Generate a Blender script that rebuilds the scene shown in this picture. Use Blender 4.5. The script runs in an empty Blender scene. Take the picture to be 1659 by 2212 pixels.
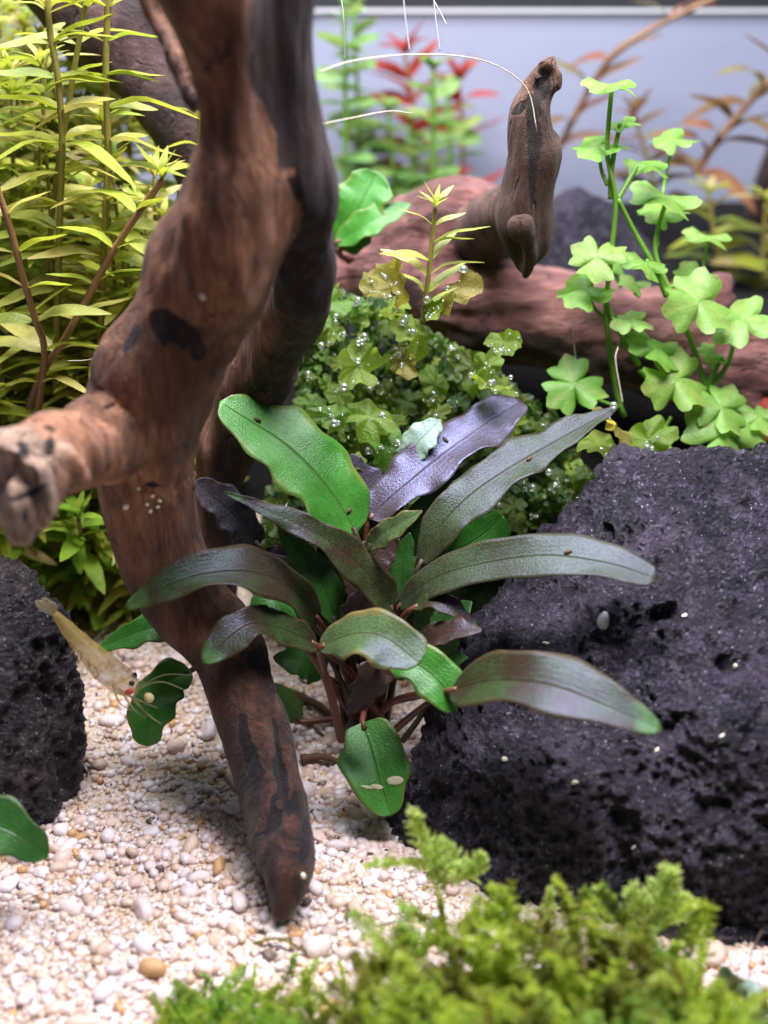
import bpy, bmesh, math, random
import numpy as np
from mathutils import Vector, Matrix, Quaternion, noise
from mathutils.bvhtree import BVHTree

R = math.radians
rnd = random.Random(7)
scene = bpy.context.scene
COL = scene.collection
scene.unit_settings.system = 'METRIC'
scene.unit_settings.scale_length = 0.01          # one unit is one centimetre

# ------------------------------------------------------------------ camera
PITCH, FOV = 28.0, 48.0
CAM = Vector((0, 0, 16))
cd = bpy.data.cameras.new("camera")
cam = bpy.data.objects.new("camera", cd)
COL.objects.link(cam)
cam.location = CAM
cam.rotation_euler = (R(90 - PITCH), 0, 0)
cd.sensor_fit = 'VERTICAL'
cd.sensor_height = 48
cd.lens = 24 / math.tan(R(FOV / 2))
cd.clip_start, cd.clip_end = 0.5, 500
cd.dof.use_dof = True
cd.dof.focus_distance = 23.0
cd.dof.aperture_fstop = 0.135
scene.camera = cam
# ------------------------------------------------------------------ world, lamps, exposure
w = bpy.data.worlds.new("World")
scene.world = w
w.use_nodes = True
w.node_tree.nodes["Background"].inputs[0].default_value = (0.54, 0.56, 0.92, 1)
w.node_tree.nodes["Background"].inputs[1].default_value = 0.095


def lamp(name, loc, target, sx, sy, power, col):
    l = bpy.data.lights.new(name, 'AREA')
    l.shape = 'RECTANGLE'
    l.size, l.size_y, l.energy, l.color = sx, sy, power, col
    o = bpy.data.objects.new(name, l)
    o.location = loc
    o.rotation_euler = (Vector(target) - Vector(loc)).to_track_quat('-Z', 'Y').to_euler()
    COL.objects.link(o)


lamp("tank_lamp", (1.5, 20, 32), (0.5, 18, 0), 26, 8, 29000, (0.985, 0.94, 1.0))
lamp("tank_lamp_rear", (0, 37, 31), (0, 40, 5), 40, 7, 12500, (0.86, 0.90, 1.0))
scene.view_settings.view_transform = 'Standard'
scene.view_settings.look = 'None'
scene.view_settings.exposure = 0.0
scene.view_settings.gamma = 1.0
scene.cycles.max_bounces = 8
scene.cycles.transparent_max_bounces = 12
scene.cycles.caustics_reflective = False
scene.cycles.caustics_refractive = False
scene.cycles.sample_clamp_indirect = 6

# ------------------------------------------------------------------ where things stand
T = math.tan(R(FOV / 2))
FW = Vector((0, math.cos(R(PITCH)), -math.sin(R(PITCH))))
UP = Vector((0, math.sin(R(PITCH)), math.cos(R(PITCH))))
RT = Vector((1, 0, 0))


def ray(px, py):
    return FW + RT * ((px - 829.5) / 1106 * T) + UP * ((1106 - py) / 1106 * T)


def P(px, py, y):
    d = ray(px, py)
    return CAM + d * (y / d.y)


def PZ(px, py, z=0.0):
    d = ray(px, py)
    return CAM + d * ((z - CAM.z) / d.z)


def cm(px, y, py=1106):
    """size in cm of px picture points at distance y"""
    return px * T / 1106 * (y / ray(829, py).y)


def V3(p):
    return np.array((p[0], p[1], p[2]), float)


# ------------------------------------------------------------------ objects
ORG = {}


def tag(o, label=None, cat=None, group=None, kind=None):
    if label: o['label'] = label
    if cat: o['category'] = cat
    if group: o['group'] = group
    if kind: o['kind'] = kind
    return o


def empty(name, loc, label, cat, group=None, kind=None):
    o = bpy.data.objects.new(name, None)
    COL.objects.link(o)
    o.location = loc
    o.empty_display_size = 0.5
    ORG[o.name] = Vector(loc)
    return tag(o, label, cat, group, kind)


def mesh(V, F, smooth=True, uv=None, attrs=None):
    me = bpy.data.meshes.new("mesh")
    me.from_pydata([tuple(v) for v in V] if not isinstance(V, np.ndarray) else V.tolist(), [], F if isinstance(F, list) else F.tolist())
    if smooth:
        me.polygons.foreach_set("use_smooth", np.ones(len(me.polygons), bool))
    if uv is not None:
        l = me.uv_layers.new(name="UVMap")
        idx = np.zeros(len(me.loops), np.int32)
        me.loops.foreach_get("vertex_index", idx)
        l.data.foreach_set("uv", np.asarray(uv, np.float32)[idx].ravel())
    for k, a in (attrs or {}).items():
        at = me.attributes.new(k, 'FLOAT', 'POINT')
        at.data.foreach_set("value", np.asarray(a, np.float32))
    me.update()
    return me


def link(name, me, mat, parent=None, origin=None):
    o = bpy.data.objects.new(name, me)
    COL.objects.link(o)
    if mat and not me.materials:
        me.materials.append(mat)
    if parent:
        o.parent = parent
    return o


def obj(name, V, F, mat, parent=None, smooth=True, uv=None, attrs=None):
    """world-space vertices -> one mesh object with a sensible origin"""
    V = np.asarray(V, float)
    if parent is not None:
        o0 = ORG[parent.name]
    else:
        o0 = Vector(((V[:, 0].min() + V[:, 0].max()) / 2, (V[:, 1].min() + V[:, 1].max()) / 2, V[:, 2].min()))
    me = mesh(V - V3(o0), F, smooth, uv, attrs)
    o = link(name, me, mat, parent)
    if parent is None:
        o.location = o0
    ORG[o.name] = o0
    return o


def place(name, me, M, parent=None):
    """an object that shares a mesh, at world matrix M"""
    o = bpy.data.objects.new(name, me)
    COL.objects.link(o)
    if parent is not None:
        o.parent = parent
        M = Matrix.Translation(-ORG[parent.name]) @ M
    o.matrix_local = M
    return o


# ------------------------------------------------------------------ curves and meshes
def catmull(pts, n):
    """resample a polyline of tuples through n points with a Catmull-Rom curve"""
    A = np.array([tuple(p) for p in pts], float)
    if len(A) == 2:
        t = np.linspace(0, 1, n)[:, None]
        return A[0] * (1 - t) + A[1] * t
    seg = np.linalg.norm(np.diff(A[:, :3], axis=0), axis=1)
    cum = np.concatenate([[0], np.cumsum(seg)])
    A2 = np.vstack([2 * A[0] - A[1], A, 2 * A[-1] - A[-2]])
    out = []
    for s in np.linspace(0, cum[-1], n):
        i = min(max(int(np.searchsorted(cum, s, 'right')) - 1, 0), len(seg) - 1)
        u = (s - cum[i]) / max(seg[i], 1e-9)
        p0, p1, p2, p3 = A2[i], A2[i + 1], A2[i + 2], A2[i + 3]
        out.append(0.5 * (2 * p1 + (p2 - p0) * u + (2 * p0 - 5 * p1 + 4 * p2 - p3) * u * u + (3 * p1 - p0 - 3 * p2 + p3) * u ** 3))
    return np.array(out)


def tube(pts, rad, n=8, cap=True):
    pts = np.asarray(pts, float)
    m = len(pts)
    rad = np.broadcast_to(np.asarray(rad, float), (m,))
    tg = np.gradient(pts, axis=0)
    tg /= np.linalg.norm(tg, axis=1)[:, None] + 1e-12
    a = np.array((1, 0, 0)) if abs(tg[0][0]) < 0.8 else np.array((0, 1, 0))
    u = np.cross(tg[0], a); u /= np.linalg.norm(u)
    V = []
    ang = np.arange(n) * 2 * math.pi / n
    for i in range(m):
        u = u - tg[i] * np.dot(u, tg[i]); u /= np.linalg.norm(u) + 1e-12
        v = np.cross(tg[i], u)
        V.append(pts[i] + rad[i] * (np.cos(ang)[:, None] * u + np.sin(ang)[:, None] * v))
    V = np.vstack(V)
    F = []
    for i in range(m - 1):
        for k in range(n):
            k2 = (k + 1) % n
            F.append((i * n + k, i * n + k2, (i + 1) * n + k2, (i + 1) * n + k))
    if cap:
        F.append(tuple(range(n - 1, -1, -1)))
        F.append(tuple((m - 1) * n + k for k in range(n)))
    return V, F


def join(parts):
    V, F, n = [], [], 0
    for v, f in parts:
        V.append(np.asarray(v, float))
        F += [tuple(i + n for i in q) for q in f]
        n += len(v)
    return np.vstack(V), F


def grid_faces(r, c):
    return [(i * c + j, i * c + j + 1, (i + 1) * c + j + 1, (i + 1) * c + j) for i in range(r - 1) for j in range(c - 1)]


def ico(sub):
    bm = bmesh.new()
    bmesh.ops.create_icosphere(bm, subdivisions=sub, radius=1)
    V = np.array([v.co[:] for v in bm.verts])
    F = [tuple(v.index for v in f.verts) for f in bm.faces]
    bm.free()
    return V, F


def remesh(V, F, voxel, smooth=4):
    me = mesh(V, F, False)
    o = bpy.data.objects.new("tmp", me)
    COL.objects.link(o)
    m = o.modifiers.new("r", 'REMESH'); m.mode = 'VOXEL'; m.voxel_size = voxel
    s = o.modifiers.new("s", 'SMOOTH'); s.iterations = smooth; s.factor = 0.5
    dg = bpy.context.evaluated_depsgraph_get()
    ev = o.evaluated_get(dg)
    m2 = ev.to_mesh()
    nv = len(m2.vertices)
    co = np.zeros(nv * 3); m2.vertices.foreach_get("co", co)
    no = np.zeros(nv * 3); m2.vertices.foreach_get("normal", no)
    Fs = [tuple(p.vertices) for p in m2.polygons]
    ev.to_mesh_clear()
    bpy.data.objects.remove(o)
    bpy.data.meshes.remove(me)
    return co.reshape(-1, 3), no.reshape(-1, 3), Fs


def vnormals(V, F):
    Fa = np.array([f[:4] if len(f) > 3 else (f[0], f[1], f[2], f[2]) for f in F])
    fn = np.cross(V[Fa[:, 2]] - V[Fa[:, 0]], V[Fa[:, 3]] - V[Fa[:, 1]])
    tri = np.cross(V[Fa[:, 1]] - V[Fa[:, 0]], V[Fa[:, 2]] - V[Fa[:, 0]])
    fn = np.where(np.linalg.norm(fn, axis=1)[:, None] > 1e-12, fn, tri)
    N = np.zeros_like(V)
    for k in range(4):
        np.add.at(N, Fa[:, k], fn)
    return N / (np.linalg.norm(N, axis=1)[:, None] + 1e-12)


def hit(bvh, px, py):
    d = ray(px, py).normalized()
    p, n, i, _ = bvh.ray_cast(CAM, d)
    return (p, n) if p is not None else (None, None)


# ------------------------------------------------------------------ materials
class MB:
    def __init__(self, name):
        self.m = bpy.data.materials.new(name)
        self.m.use_nodes = True
        self.t = self.m.node_tree
        self.t.nodes.clear()
        self.out = self.t.nodes.new('ShaderNodeOutputMaterial')
        self._co = None

    def n(self, typ, ins=None, out=0, **props):
        nd = self.t.nodes.new('ShaderNode' + typ)
        for k, v in props.items():
            setattr(nd, k, v)
        for k, v in (ins or {}).items():
            s = nd.inputs[k]
            if isinstance(v, bpy.types.NodeSocket):
                self.t.links.new(v, s)
            elif v is not None:
                if hasattr(s, 'default_value') and not isinstance(s.default_value, (float, int)) and len(s.default_value) == 4 and len(v) == 3:
                    v = (*v, 1)
                s.default_value = v
        return nd.outputs[out]

    def co(self, scale=(1, 1, 1)):
        if self._co is None:
            self._co = self.n('TexCoord', out='Object') if True else None
        if scale == (1, 1, 1):
            return self._co
        return self.n('Mapping', {'Vector': self._co, 'Scale': scale})

    def noise(self, scale, detail=4, rough=0.6, co=None, dist=0.0, out='Fac'):
        return self.n('TexNoise', {'Vector': co or self.co(), 'Scale': scale, 'Detail': detail, 'Roughness': rough, 'Distortion': dist}, out)

    def ramp(self, fac, stops, interp='LINEAR'):
        nd = self.t.nodes.new('ShaderNodeValToRGB')
        nd.color_ramp.interpolation = interp
        while len(nd.color_ramp.elements) < len(stops):
            nd.color_ramp.elements.new(0.5)
        for e, (p, c) in zip(nd.color_ramp.elements, stops):
            e.position = p
            e.color = (*c, 1) if len(c) == 3 else c
        self.t.links.new(fac, nd.inputs[0])
        return nd.outputs[0]

    def mix(self, fac, a, b, mode='MIX'):
        nd = self.t.nodes.new('ShaderNodeMix')
        nd.data_type = 'RGBA'
        nd.blend_type = mode
        for k, v in ((0, fac), (6, a), (7, b)):
            if isinstance(v, bpy.types.NodeSocket):
                self.t.links.new(v, nd.inputs[k])
            elif k == 0:
                nd.inputs[0].default_value = v
            else:
                nd.inputs[k].default_value = (*v, 1) if len(v) == 3 else v
        return nd.outputs[2]

    def math(self, op, a, b=0.0, c=0.0, clamp=False):
        return self.n('Math', {0: a, 1: b, 2: c}, operation=op, use_clamp=clamp)

    def bump(self, h, strength=0.5, dist=0.05, normal=None):
        return self.n('Bump', {'Height': h, 'Strength': strength, 'Distance': dist, 'Normal': normal})

    def attr(self, name):
        return self.n('Attribute', out='Fac', attribute_name=name)

    def finish(self, color, rough=0.5, normal=None, spec=0.5, transl=0.0, tcol=None, alpha=None, **kw):
        ins = {'Base Color': color, 'Roughness': rough, 'Normal': normal, 'Specular IOR Level': spec}
        ins.update(kw)
        b = self.n('BsdfPrincipled', ins)
        if transl:
            tr = self.n('BsdfTranslucent', {'Color': tcol if tcol is not None else color, 'Normal': normal})
            b = self.n('MixShader', {0: transl, 1: b, 2: tr})
        if alpha is not None:
            b = self.n('MixShader', {0: alpha, 1: self.n('BsdfTransparent'), 2: b})
        self.t.links.new(b, self.out.inputs[0])
        return self.m


def wood_mat(name, brown, light, dark, pale, stretch, bumpk=0.6):
    m = MB(name)
    st = m.co(stretch)
    g = m.noise(3.0, 6, 0.62, st, 0.6)
    g2 = m.noise(14.0, 3, 0.6, st)
    big = m.noise(0.55, 4, 0.6)
    col = m.mix(m.ramp(m.math('ADD', m.math('MULTIPLY', g, 0.6), m.math('MULTIPLY', m.noise(1.1, 5, 0.65, st), 0.4)), [(0.42, (0, 0, 0)), (0.60, (1, 1, 1))]), brown, light)
    col = m.mix(m.ramp(big, [(0.44, (0, 0, 0)), (0.60, (0.8, 0.8, 0.8))]), col, tuple(c * 0.36 for c in brown))
    col = m.mix(m.math('MULTIPLY', g2, 0.35), col, tuple(c * 0.35 for c in brown))
    col = m.mix(m.attr('pale'), col, m.mix(m.ramp(g, [(0.42, (0, 0, 0)), (0.6, (1, 1, 1))]), pale, tuple(c * 0.35 for c in pale)))
    ck = m.noise(1.5, 3, 0.5, m.co(tuple(0.4 * q_ if q_ < 1 else q_ for q_ in stretch)), 0.3)
    crack = m.ramp(m.math('ABSOLUTE', m.math('SUBTRACT', ck, 0.5)), [(0.0, (1, 1, 1)), (0.012, (0, 0, 0))])
    crack = m.math('MULTIPLY', crack, m.ramp(m.noise(0.8, 3), [(0.45, (0, 0, 0)), (0.58, (1, 1, 1))]))
    col = m.mix(m.math('MULTIPLY', crack, 0.8), col, dark)
    fib = m.noise(9.0, 5, 0.7, m.co(tuple(0.35 * q_ if q_ < 1 else q_ for q_ in stretch)), 0.2)
    col = m.mix(m.math('MULTIPLY', m.ramp(fib, [(0.46, (0, 0, 0)), (0.62, (1, 1, 1))]), 0.45), col, tuple(c * 0.3 for c in brown))
    wet_shade = m.attr('wet_shade')
    col = m.mix(wet_shade, col, m.mix(m.ramp(g, [(0.44, (0, 0, 0)), (0.62, (1, 1, 1))]), (0.013, 0.008, 0.008), (0.075, 0.030, 0.022)))
    rag = m.math('ADD', m.math('MULTIPLY', m.math('SUBTRACT', m.noise(1.3, 6, 0.7), 0.5), 1.3), m.math('MULTIPLY', m.math('SUBTRACT', g, 0.5), 0.9))
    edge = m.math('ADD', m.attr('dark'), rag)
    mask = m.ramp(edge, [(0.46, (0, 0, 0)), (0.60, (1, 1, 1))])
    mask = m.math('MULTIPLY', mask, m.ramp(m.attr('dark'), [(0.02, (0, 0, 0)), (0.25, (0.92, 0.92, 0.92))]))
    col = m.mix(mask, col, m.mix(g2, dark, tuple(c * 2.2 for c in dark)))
    h = m.math('ADD', m.math('MULTIPLY', g, 0.7), m.math('MULTIPLY', g2, 0.35))
    h = m.math('ADD', h, m.math('MULTIPLY', m.noise(30, 3), 0.25))
    h = m.math('ADD', h, m.math('MULTIPLY', mask, -0.25))
    h = m.math('ADD', h, m.math('ADD', m.math('MULTIPLY', crack, -0.8), m.math('MULTIPLY', fib, -0.5)))
    n = m.bump(h, bumpk, 0.24)
    return m.finish(col, m.math('ADD', 0.58, m.math('MULTIPLY', mask, 0.3)), n, 0.25, **{'Sheen Weight': 0.14, 'Sheen Roughness': 0.45, 'Sheen Tint': (0.8, 0.75, 0.8, 1)})


def lava_mat(name, c0, c1, c2):
    m = MB(name)
    v = m.n('TexVoronoi', {'Vector': m.co(), 'Scale': 5.0}, 'Distance')
    f = m.noise(3.5, 8, 0.72)
    f2 = m.noise(16, 5, 0.7)
    col = m.ramp(m.math('ADD', m.math('MULTIPLY', f, 0.55), m.math('MULTIPLY', f2, 0.45)), [(0.43, c0), (0.515, c1), (0.60, c2)])
    col = m.mix(m.ramp(m.noise(0.45, 3), [(0.42, (0, 0, 0)), (0.62, (0.7, 0.7, 0.7))]), col, m.mix(f2, c1, (c2[0] * 1.2, c2[1] * 1.05, c2[2])))
    col = m.mix(m.math('MULTIPLY', m.ramp(m.noise(1.1, 5, .7), [(0.46, (1, 1, 1)), (0.56, (0, 0, 0))]), 0.6), col, c0)
    sp = m.n('TexVoronoi', {'Vector': m.co(), 'Scale': 10.0, 'Randomness': 1.0}, 'Distance')
    keep = m.noise(7.0, 2, 0.5)
    spm = m.math('MULTIPLY', m.math('LESS_THAN', sp, 0.17), m.math('GREATER_THAN', keep, 0.55))
    col = m.mix(spm, col, (0.55, 0.54, 0.55))
    h = m.math('ADD', m.math('MULTIPLY', f, 0.9), m.math('MULTIPLY', f2, 1.0))
    h = m.math('ADD', h, m.math('MULTIPLY', m.ramp(v, [(0.08, (0, 0, 0)), (0.35, (1, 1, 1))]), 0.5))
    n = m.bump(h, 1.0, 0.22)
    return m.finish(col, 0.36, n, 0.85, **{'Specular Tint': (0.85, 0.82, 1.0, 1)})


def leaf_mat(name, base, mid, edge, rough=0.36, spec=0.6, transl=0.18, tcol=None, speck=0.5, tint=(1, 1, 1), veins=0.5, bumpk=0.35, sheen=0.05, tip=0.0):
    """broad leaf: uv.x runs along the blade, uv.y across it"""
    m = MB(name)
    uv = m.n('TexCoord', out='UV')
    s = m.n('SeparateXYZ', {0: uv})
    u, v = s, s.node.outputs[1]
    side = m.math('ABSOLUTE', m.math('SUBTRACT', v, 0.5))
    mot = m.noise(1.0, 5, 0.65)
    grain = m.noise(26, 2, 0.7)
    col = m.mix(m.ramp(mot, [(0.42, (0, 0, 0)), (0.58, (1, 1, 1))]), base, mid)
    col = m.mix(m.math('MULTIPLY', m.ramp(grain, [(0.47, (0, 0, 0)), (0.60, (1, 1, 1))]), speck), col, tuple(c * 0.35 for c in base))
    rib = m.ramp(side, [(0.0, (1, 1, 1)), (0.022, (0, 0, 0))])
    col = m.mix(m.math('MULTIPLY', rib, 0.45), col, tuple(c * 0.5 for c in edge))
    col = m.mix(m.ramp(m.math('ADD', side, m.math('MULTIPLY', m.math('SUBTRACT', mot, 0.5), 0.5)), [(0.40, (0, 0, 0)), (0.54, (0.8, 0.8, 0.8))]), col, edge)
    col = m.mix(m.math('MULTIPLY', m.ramp(m.math('ADD', u, m.math('MULTIPLY', m.math('SUBTRACT', mot, 0.5), 0.4)), [(0.88, (0, 0, 0)), (0.97, (1, 1, 1))]), tip), col, (0.10, 0.26, 0.05))
    ph = m.math('SUBTRACT', m.math('MULTIPLY', u, 70.0), m.math('MULTIPLY', m.math('POWER', side, 0.7), 62.0))
    lat = m.math('SINE', m.math('ADD', ph, m.math('MULTIPLY', mot, 5.0)))
    par = m.math('SINE', m.math('MULTIPLY', side, 62.0))
    col = m.mix(m.math('MULTIPLY', m.ramp(par, [(0.86, (0, 0, 0)), (1.0, (1, 1, 1))]), 0.22), col, tuple(c * 0.4 for c in base))
    h = m.math('ADD', m.math('MULTIPLY', lat, 0.03 * veins), m.math('MULTIPLY', grain, 0.55))
    h = m.math('ADD', h, m.math('MULTIPLY', rib, -0.8))
    h = m.math('ADD', h, m.math('MULTIPLY', par, 0.022))
    n = m.bump(h, bumpk * 1.15, 0.06)
    return m.finish(col, rough, n, spec, transl, tcol or mid, **{'Specular Tint': (*tint, 1), 'Sheen Weight': sheen, 'Sheen Roughness': 0.35, 'Sheen Tint': (0.72, 0.76, 1.0, 1)})


def small_leaf_mat(name, cols, transl=0.35, rough=0.38, spec=0.5, tmul=1.4):
    """little leaves: a colour per object, lighter midrib, brown tips now and then"""
    m = MB(name)
    r = m.n('ObjectInfo', out='Random')
    n = len(cols)
    col = m.ramp(r, [(i / (n - 1), c) for i, c in enumerate(cols)])
    uv = m.n('TexCoord', out='UV')
    s = m.n('SeparateXYZ', {0: uv})
    u, v = s, s.node.outputs[1]
    side = m.math('ABSOLUTE', m.math('SUBTRACT', v, 0.5))
    col = m.mix(m.math('MULTIPLY', m.ramp(side, [(0, (1, 1, 1)), (0.06, (0, 0, 0))]), 0.4), col, (0.45, 0.42, 0.14))
    f = m.noise(3.0, 4, 0.6)
    col = m.mix(m.math('MULTIPLY', m.ramp(f, [(0.42, (0, 0, 0)), (0.7, (1, 1, 1))]), 0.5), col, tuple(c * 0.55 for c in cols[0]))
    tip = m.math('MULTIPLY', m.ramp(u, [(0.86, (0, 0, 0)), (1, (1, 1, 1))]), m.math('GREATER_THAN', m.math('FRACT', m.math('MULTIPLY', r, 7.31)), 0.5))
    col = m.mix(m.math('MULTIPLY', tip, 0.6), col, (0.22, 0.09, 0.03))
    nn = m.bump(m.math('ADD', m.noise(16, 3), m.math('MULTIPLY', side, -2.0)), 0.35, 0.05)
    tc = m.mix(1.0, col, (tmul, tmul, tmul * 0.7), 'MULTIPLY')
    return m.finish(col, rough, nn, spec, transl, tc)


def plain_mat(name, c0, c1, scale=4.0, rough=0.5, spec=0.4, bumpk=0.3, transl=0.0, bd=0.05, **kw):
    m = MB(name)
    f = m.noise(scale, 5, 0.62)
    n = m.bump(m.noise(scale * 4, 4), bumpk, bd)
    return m.finish(m.mix(f, c0, c1), rough, n, spec, transl, **kw)


M = {}
M['wood'] = wood_mat('driftwood_bark', (0.215, 0.090, 0.048), (0.56, 0.275, 0.155), (0.007, 0.006, 0.008), (0.52, 0.36, 0.26), (1, 1, 0.28))
M['log'] = wood_mat('sunken_log_bark', (0.235, 0.095, 0.088), (0.46, 0.215, 0.185), (0.03, 0.018, 0.016), (0.44, 0.28, 0.2), (0.3, 1, 1), 0.8)
M['stub'] = wood_mat('upright_branch_bark', (0.11, 0.055, 0.034), (0.23, 0.125, 0.075), (0.010, 0.008, 0.008), (0.3, 0.2, 0.13), (1, 1, 0.3))
M['dim'] = wood_mat('dark_branch_bark', (0.040, 0.020, 0.018), (0.095, 0.050, 0.045), (0.03, 0.018, 0.016), (0.3, 0.2, 0.13), (0.6, 1, 0.6))
M['lava'] = lava_mat('lava_stone', (0.004, 0.0032, 0.006), (0.030, 0.024, 0.040), (0.20, 0.175, 0.27))
M['lava2'] = lava_mat('brown_lava_stone', (0.006, 0.005, 0.005), (0.030, 0.023, 0.021), (0.16, 0.13, 0.13))
M['soil'] = plain_mat('dark_soil', (0.003, 0.003, 0.0035), (0.022, 0.020, 0.019), 5, 0.8, 0.3, 1.0, bd=0.2)
VI = (0.60, 0.66, 1.0)
M['bronze'] = leaf_mat('bronze_leaf', (0.050, 0.034, 0.014), (0.044, 0.084, 0.022), (0.085, 0.040, 0.018), 0.36, 0.55, 0.10, (0.12, 0.10, 0.03), 0.7, VI, tip=0.5)
M['violet'] = leaf_mat('grey_violet_leaf', (0.066, 0.046, 0.040), (0.080, 0.072, 0.100), (0.06, 0.04, 0.03), 0.33, 1.0, 0.06, (0.12, 0.10, 0.06), 0.8, (0.48, 0.54, 1.0))
M['speckled'] = leaf_mat('dark_speckled_leaf', (0.042, 0.050, 0.018), (0.056, 0.086, 0.038), (0.055, 0.04, 0.022), 0.36, 0.50, 0.10, (0.10, 0.10, 0.03), 0.7, VI)
M['brown'] = leaf_mat('dark_brown_leaf', (0.050, 0.026, 0.016), (0.075, 0.046, 0.028), (0.12, 0.06, 0.04), 0.38, 0.6, 0.10, (0.12, 0.06, 0.02), 0.6, VI)
M['green'] = leaf_mat('bright_green_leaf', (0.045, 0.230, 0.020), (0.085, 0.330, 0.045), (0.20, 0.20, 0.04), 0.34, 0.65, 0.25, (0.10, 0.42, 0.02), 0.25, (0.9, 1, 0.95))
M['deepgreen'] = leaf_mat('deep_green_leaf', (0.030, 0.125, 0.020), (0.055, 0.200, 0.035), (0.10, 0.11, 0.03), 0.36, 0.6, 0.22, (0.07, 0.28, 0.02), 0.3, (0.9, 1, 0.95))
M['olive'] = leaf_mat('olive_green_leaf', (0.085, 0.125, 0.050), (0.14, 0.24, 0.085), (0.30, 0.20, 0.05), 0.36, 0.7, 0.18, (0.14, 0.22, 0.03), 0.5, VI)
M['mint'] = leaf_mat('pale_mint_leaf', (0.22, 0.34, 0.25), (0.34, 0.47, 0.40), (0.2, 0.3, 0.15), 0.34, 0.8, 0.2, (0.25, 0.4, 0.15), 0.2, VI)
M['petiole'] = plain_mat('reddish_leaf_stalk', (0.11, 0.035, 0.022), (0.19, 0.07, 0.04), 3, 0.4, 0.5)
M['darkstalk'] = plain_mat('dark_leaf_stalk', (0.03, 0.022, 0.014), (0.07, 0.05, 0.025), 3, 0.45, 0.5)
YG = [(0.38, 0.44, 0.045), (0.47, 0.51, 0.07), (0.56, 0.51, 0.15), (0.28, 0.42, 0.04), (0.56, 0.42, 0.22), (0.42, 0.48, 0.06), (0.24, 0.38, 0.04)]
M['thicket'] = small_leaf_mat('yellow_green_leaf', YG, 0.38)
M['thicket_stem'] = plain_mat('olive_stem', (0.24, 0.20, 0.05), (0.33, 0.30, 0.07), 2, 0.4, 0.5, transl=0.15)
M['red_stem'] = plain_mat('reddish_stem', (0.20, 0.11, 0.05), (0.30, 0.16, 0.07), 2, 0.4, 0.5)
M['low'] = small_leaf_mat('fresh_green_leaf', [(0.17, 0.36, 0.03), (0.26, 0.46, 0.05), (0.22, 0.42, 0.03), (0.33, 0.44, 0.06)], 0.35)
M['round'] = small_leaf_mat('light_green_round_leaf', [(0.22, 0.45, 0.14), (0.34, 0.55, 0.2), (0.42, 0.52, 0.16), (0.28, 0.5, 0.2), (0.48, 0.40, 0.2)], 0.35)
M['redleaf'] = small_leaf_mat('red_leaf', [(0.55, 0.06, 0.055), (0.62, 0.12, 0.10), (0.48, 0.07, 0.05), (0.60, 0.16, 0.14)], 0.35)
M['rustleaf'] = small_leaf_mat('rusty_leaf', [(0.34, 0.13, 0.08), (0.28, 0.20, 0.09), (0.42, 0.15, 0.10), (0.30, 0.28, 0.12), (0.38, 0.24, 0.18)], 0.3)
M['clover'] = small_leaf_mat('light_green_lobed_leaf', [(0.15, 0.36, 0.045), (0.27, 0.48, 0.10), (0.19, 0.42, 0.06), (0.33, 0.52, 0.15), (0.24, 0.42, 0.06)], 0.42, 0.38)
M['clover_stem'] = plain_mat('green_runner', (0.12, 0.30, 0.03), (0.20, 0.40, 0.05), 2, 0.4, 0.5, transl=0.15)
M['sprout'] = small_leaf_mat('yellow_sprout_leaf', [(0.50, 0.52, 0.12), (0.42, 0.55, 0.10), (0.58, 0.52, 0.22)], 0.35)


def frond_mat(name, cols, alpha=0.86):
    m = MB(name)
    r = m.math('FRACT', m.math('ADD', m.n('ObjectInfo', out='Random'), m.n('NewGeometry', out='Random Per Island')))
    col = m.ramp(r, [(i / (len(cols) - 1), c) for i, c in enumerate(cols)])
    f = m.noise(2.2, 4, 0.6)
    col = m.mix(m.math('MULTIPLY', f, 0.7), col, tuple(c * 0.45 for c in cols[0]))
    n = m.bump(m.noise(9, 4), 0.5, 0.08)
    return m.finish(col, 0.28, n, 0.6, 0.58, m.mix(1.0, col, (1.7, 1.6, 0.9), 'MULTIPLY'))


M['frond'] = frond_mat('translucent_frond', [(0.16, 0.30, 0.04), (0.30, 0.46, 0.05), (0.34, 0.44, 0.05), (0.16, 0.36, 0.06), (0.36, 0.40, 0.06)])
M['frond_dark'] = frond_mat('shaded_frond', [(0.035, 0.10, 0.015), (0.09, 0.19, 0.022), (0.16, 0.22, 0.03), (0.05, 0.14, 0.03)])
M['frond_amber'] = frond_mat('amber_frond', [(0.40, 0.36, 0.09), (0.46, 0.40, 0.13), (0.38, 0.38, 0.08)])
def moss_mat(name, cols, old):
    m = MB(name)
    r = m.n('NewGeometry', out='Random Per Island')
    col = m.ramp(r, [(i / (len(cols) - 1), c) for i, c in enumerate(cols)])
    f = m.noise(0.8, 4, 0.6)
    col = m.mix(m.ramp(f, [(0.44, (0, 0, 0)), (0.54, (1, 1, 1))]), m.mix(0.75, col, old), col)
    col = m.mix(m.ramp(m.noise(0.5, 3), [(0.5, (0, 0, 0)), (0.62, (0.6, 0.6, 0.6))]), col, (0.34, 0.60, 0.14))
    return m.finish(col, 0.35, None, 0.5, 0.55, m.mix(1.0, col, (1.4, 1.4, 0.8), 'MULTIPLY'))


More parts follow.
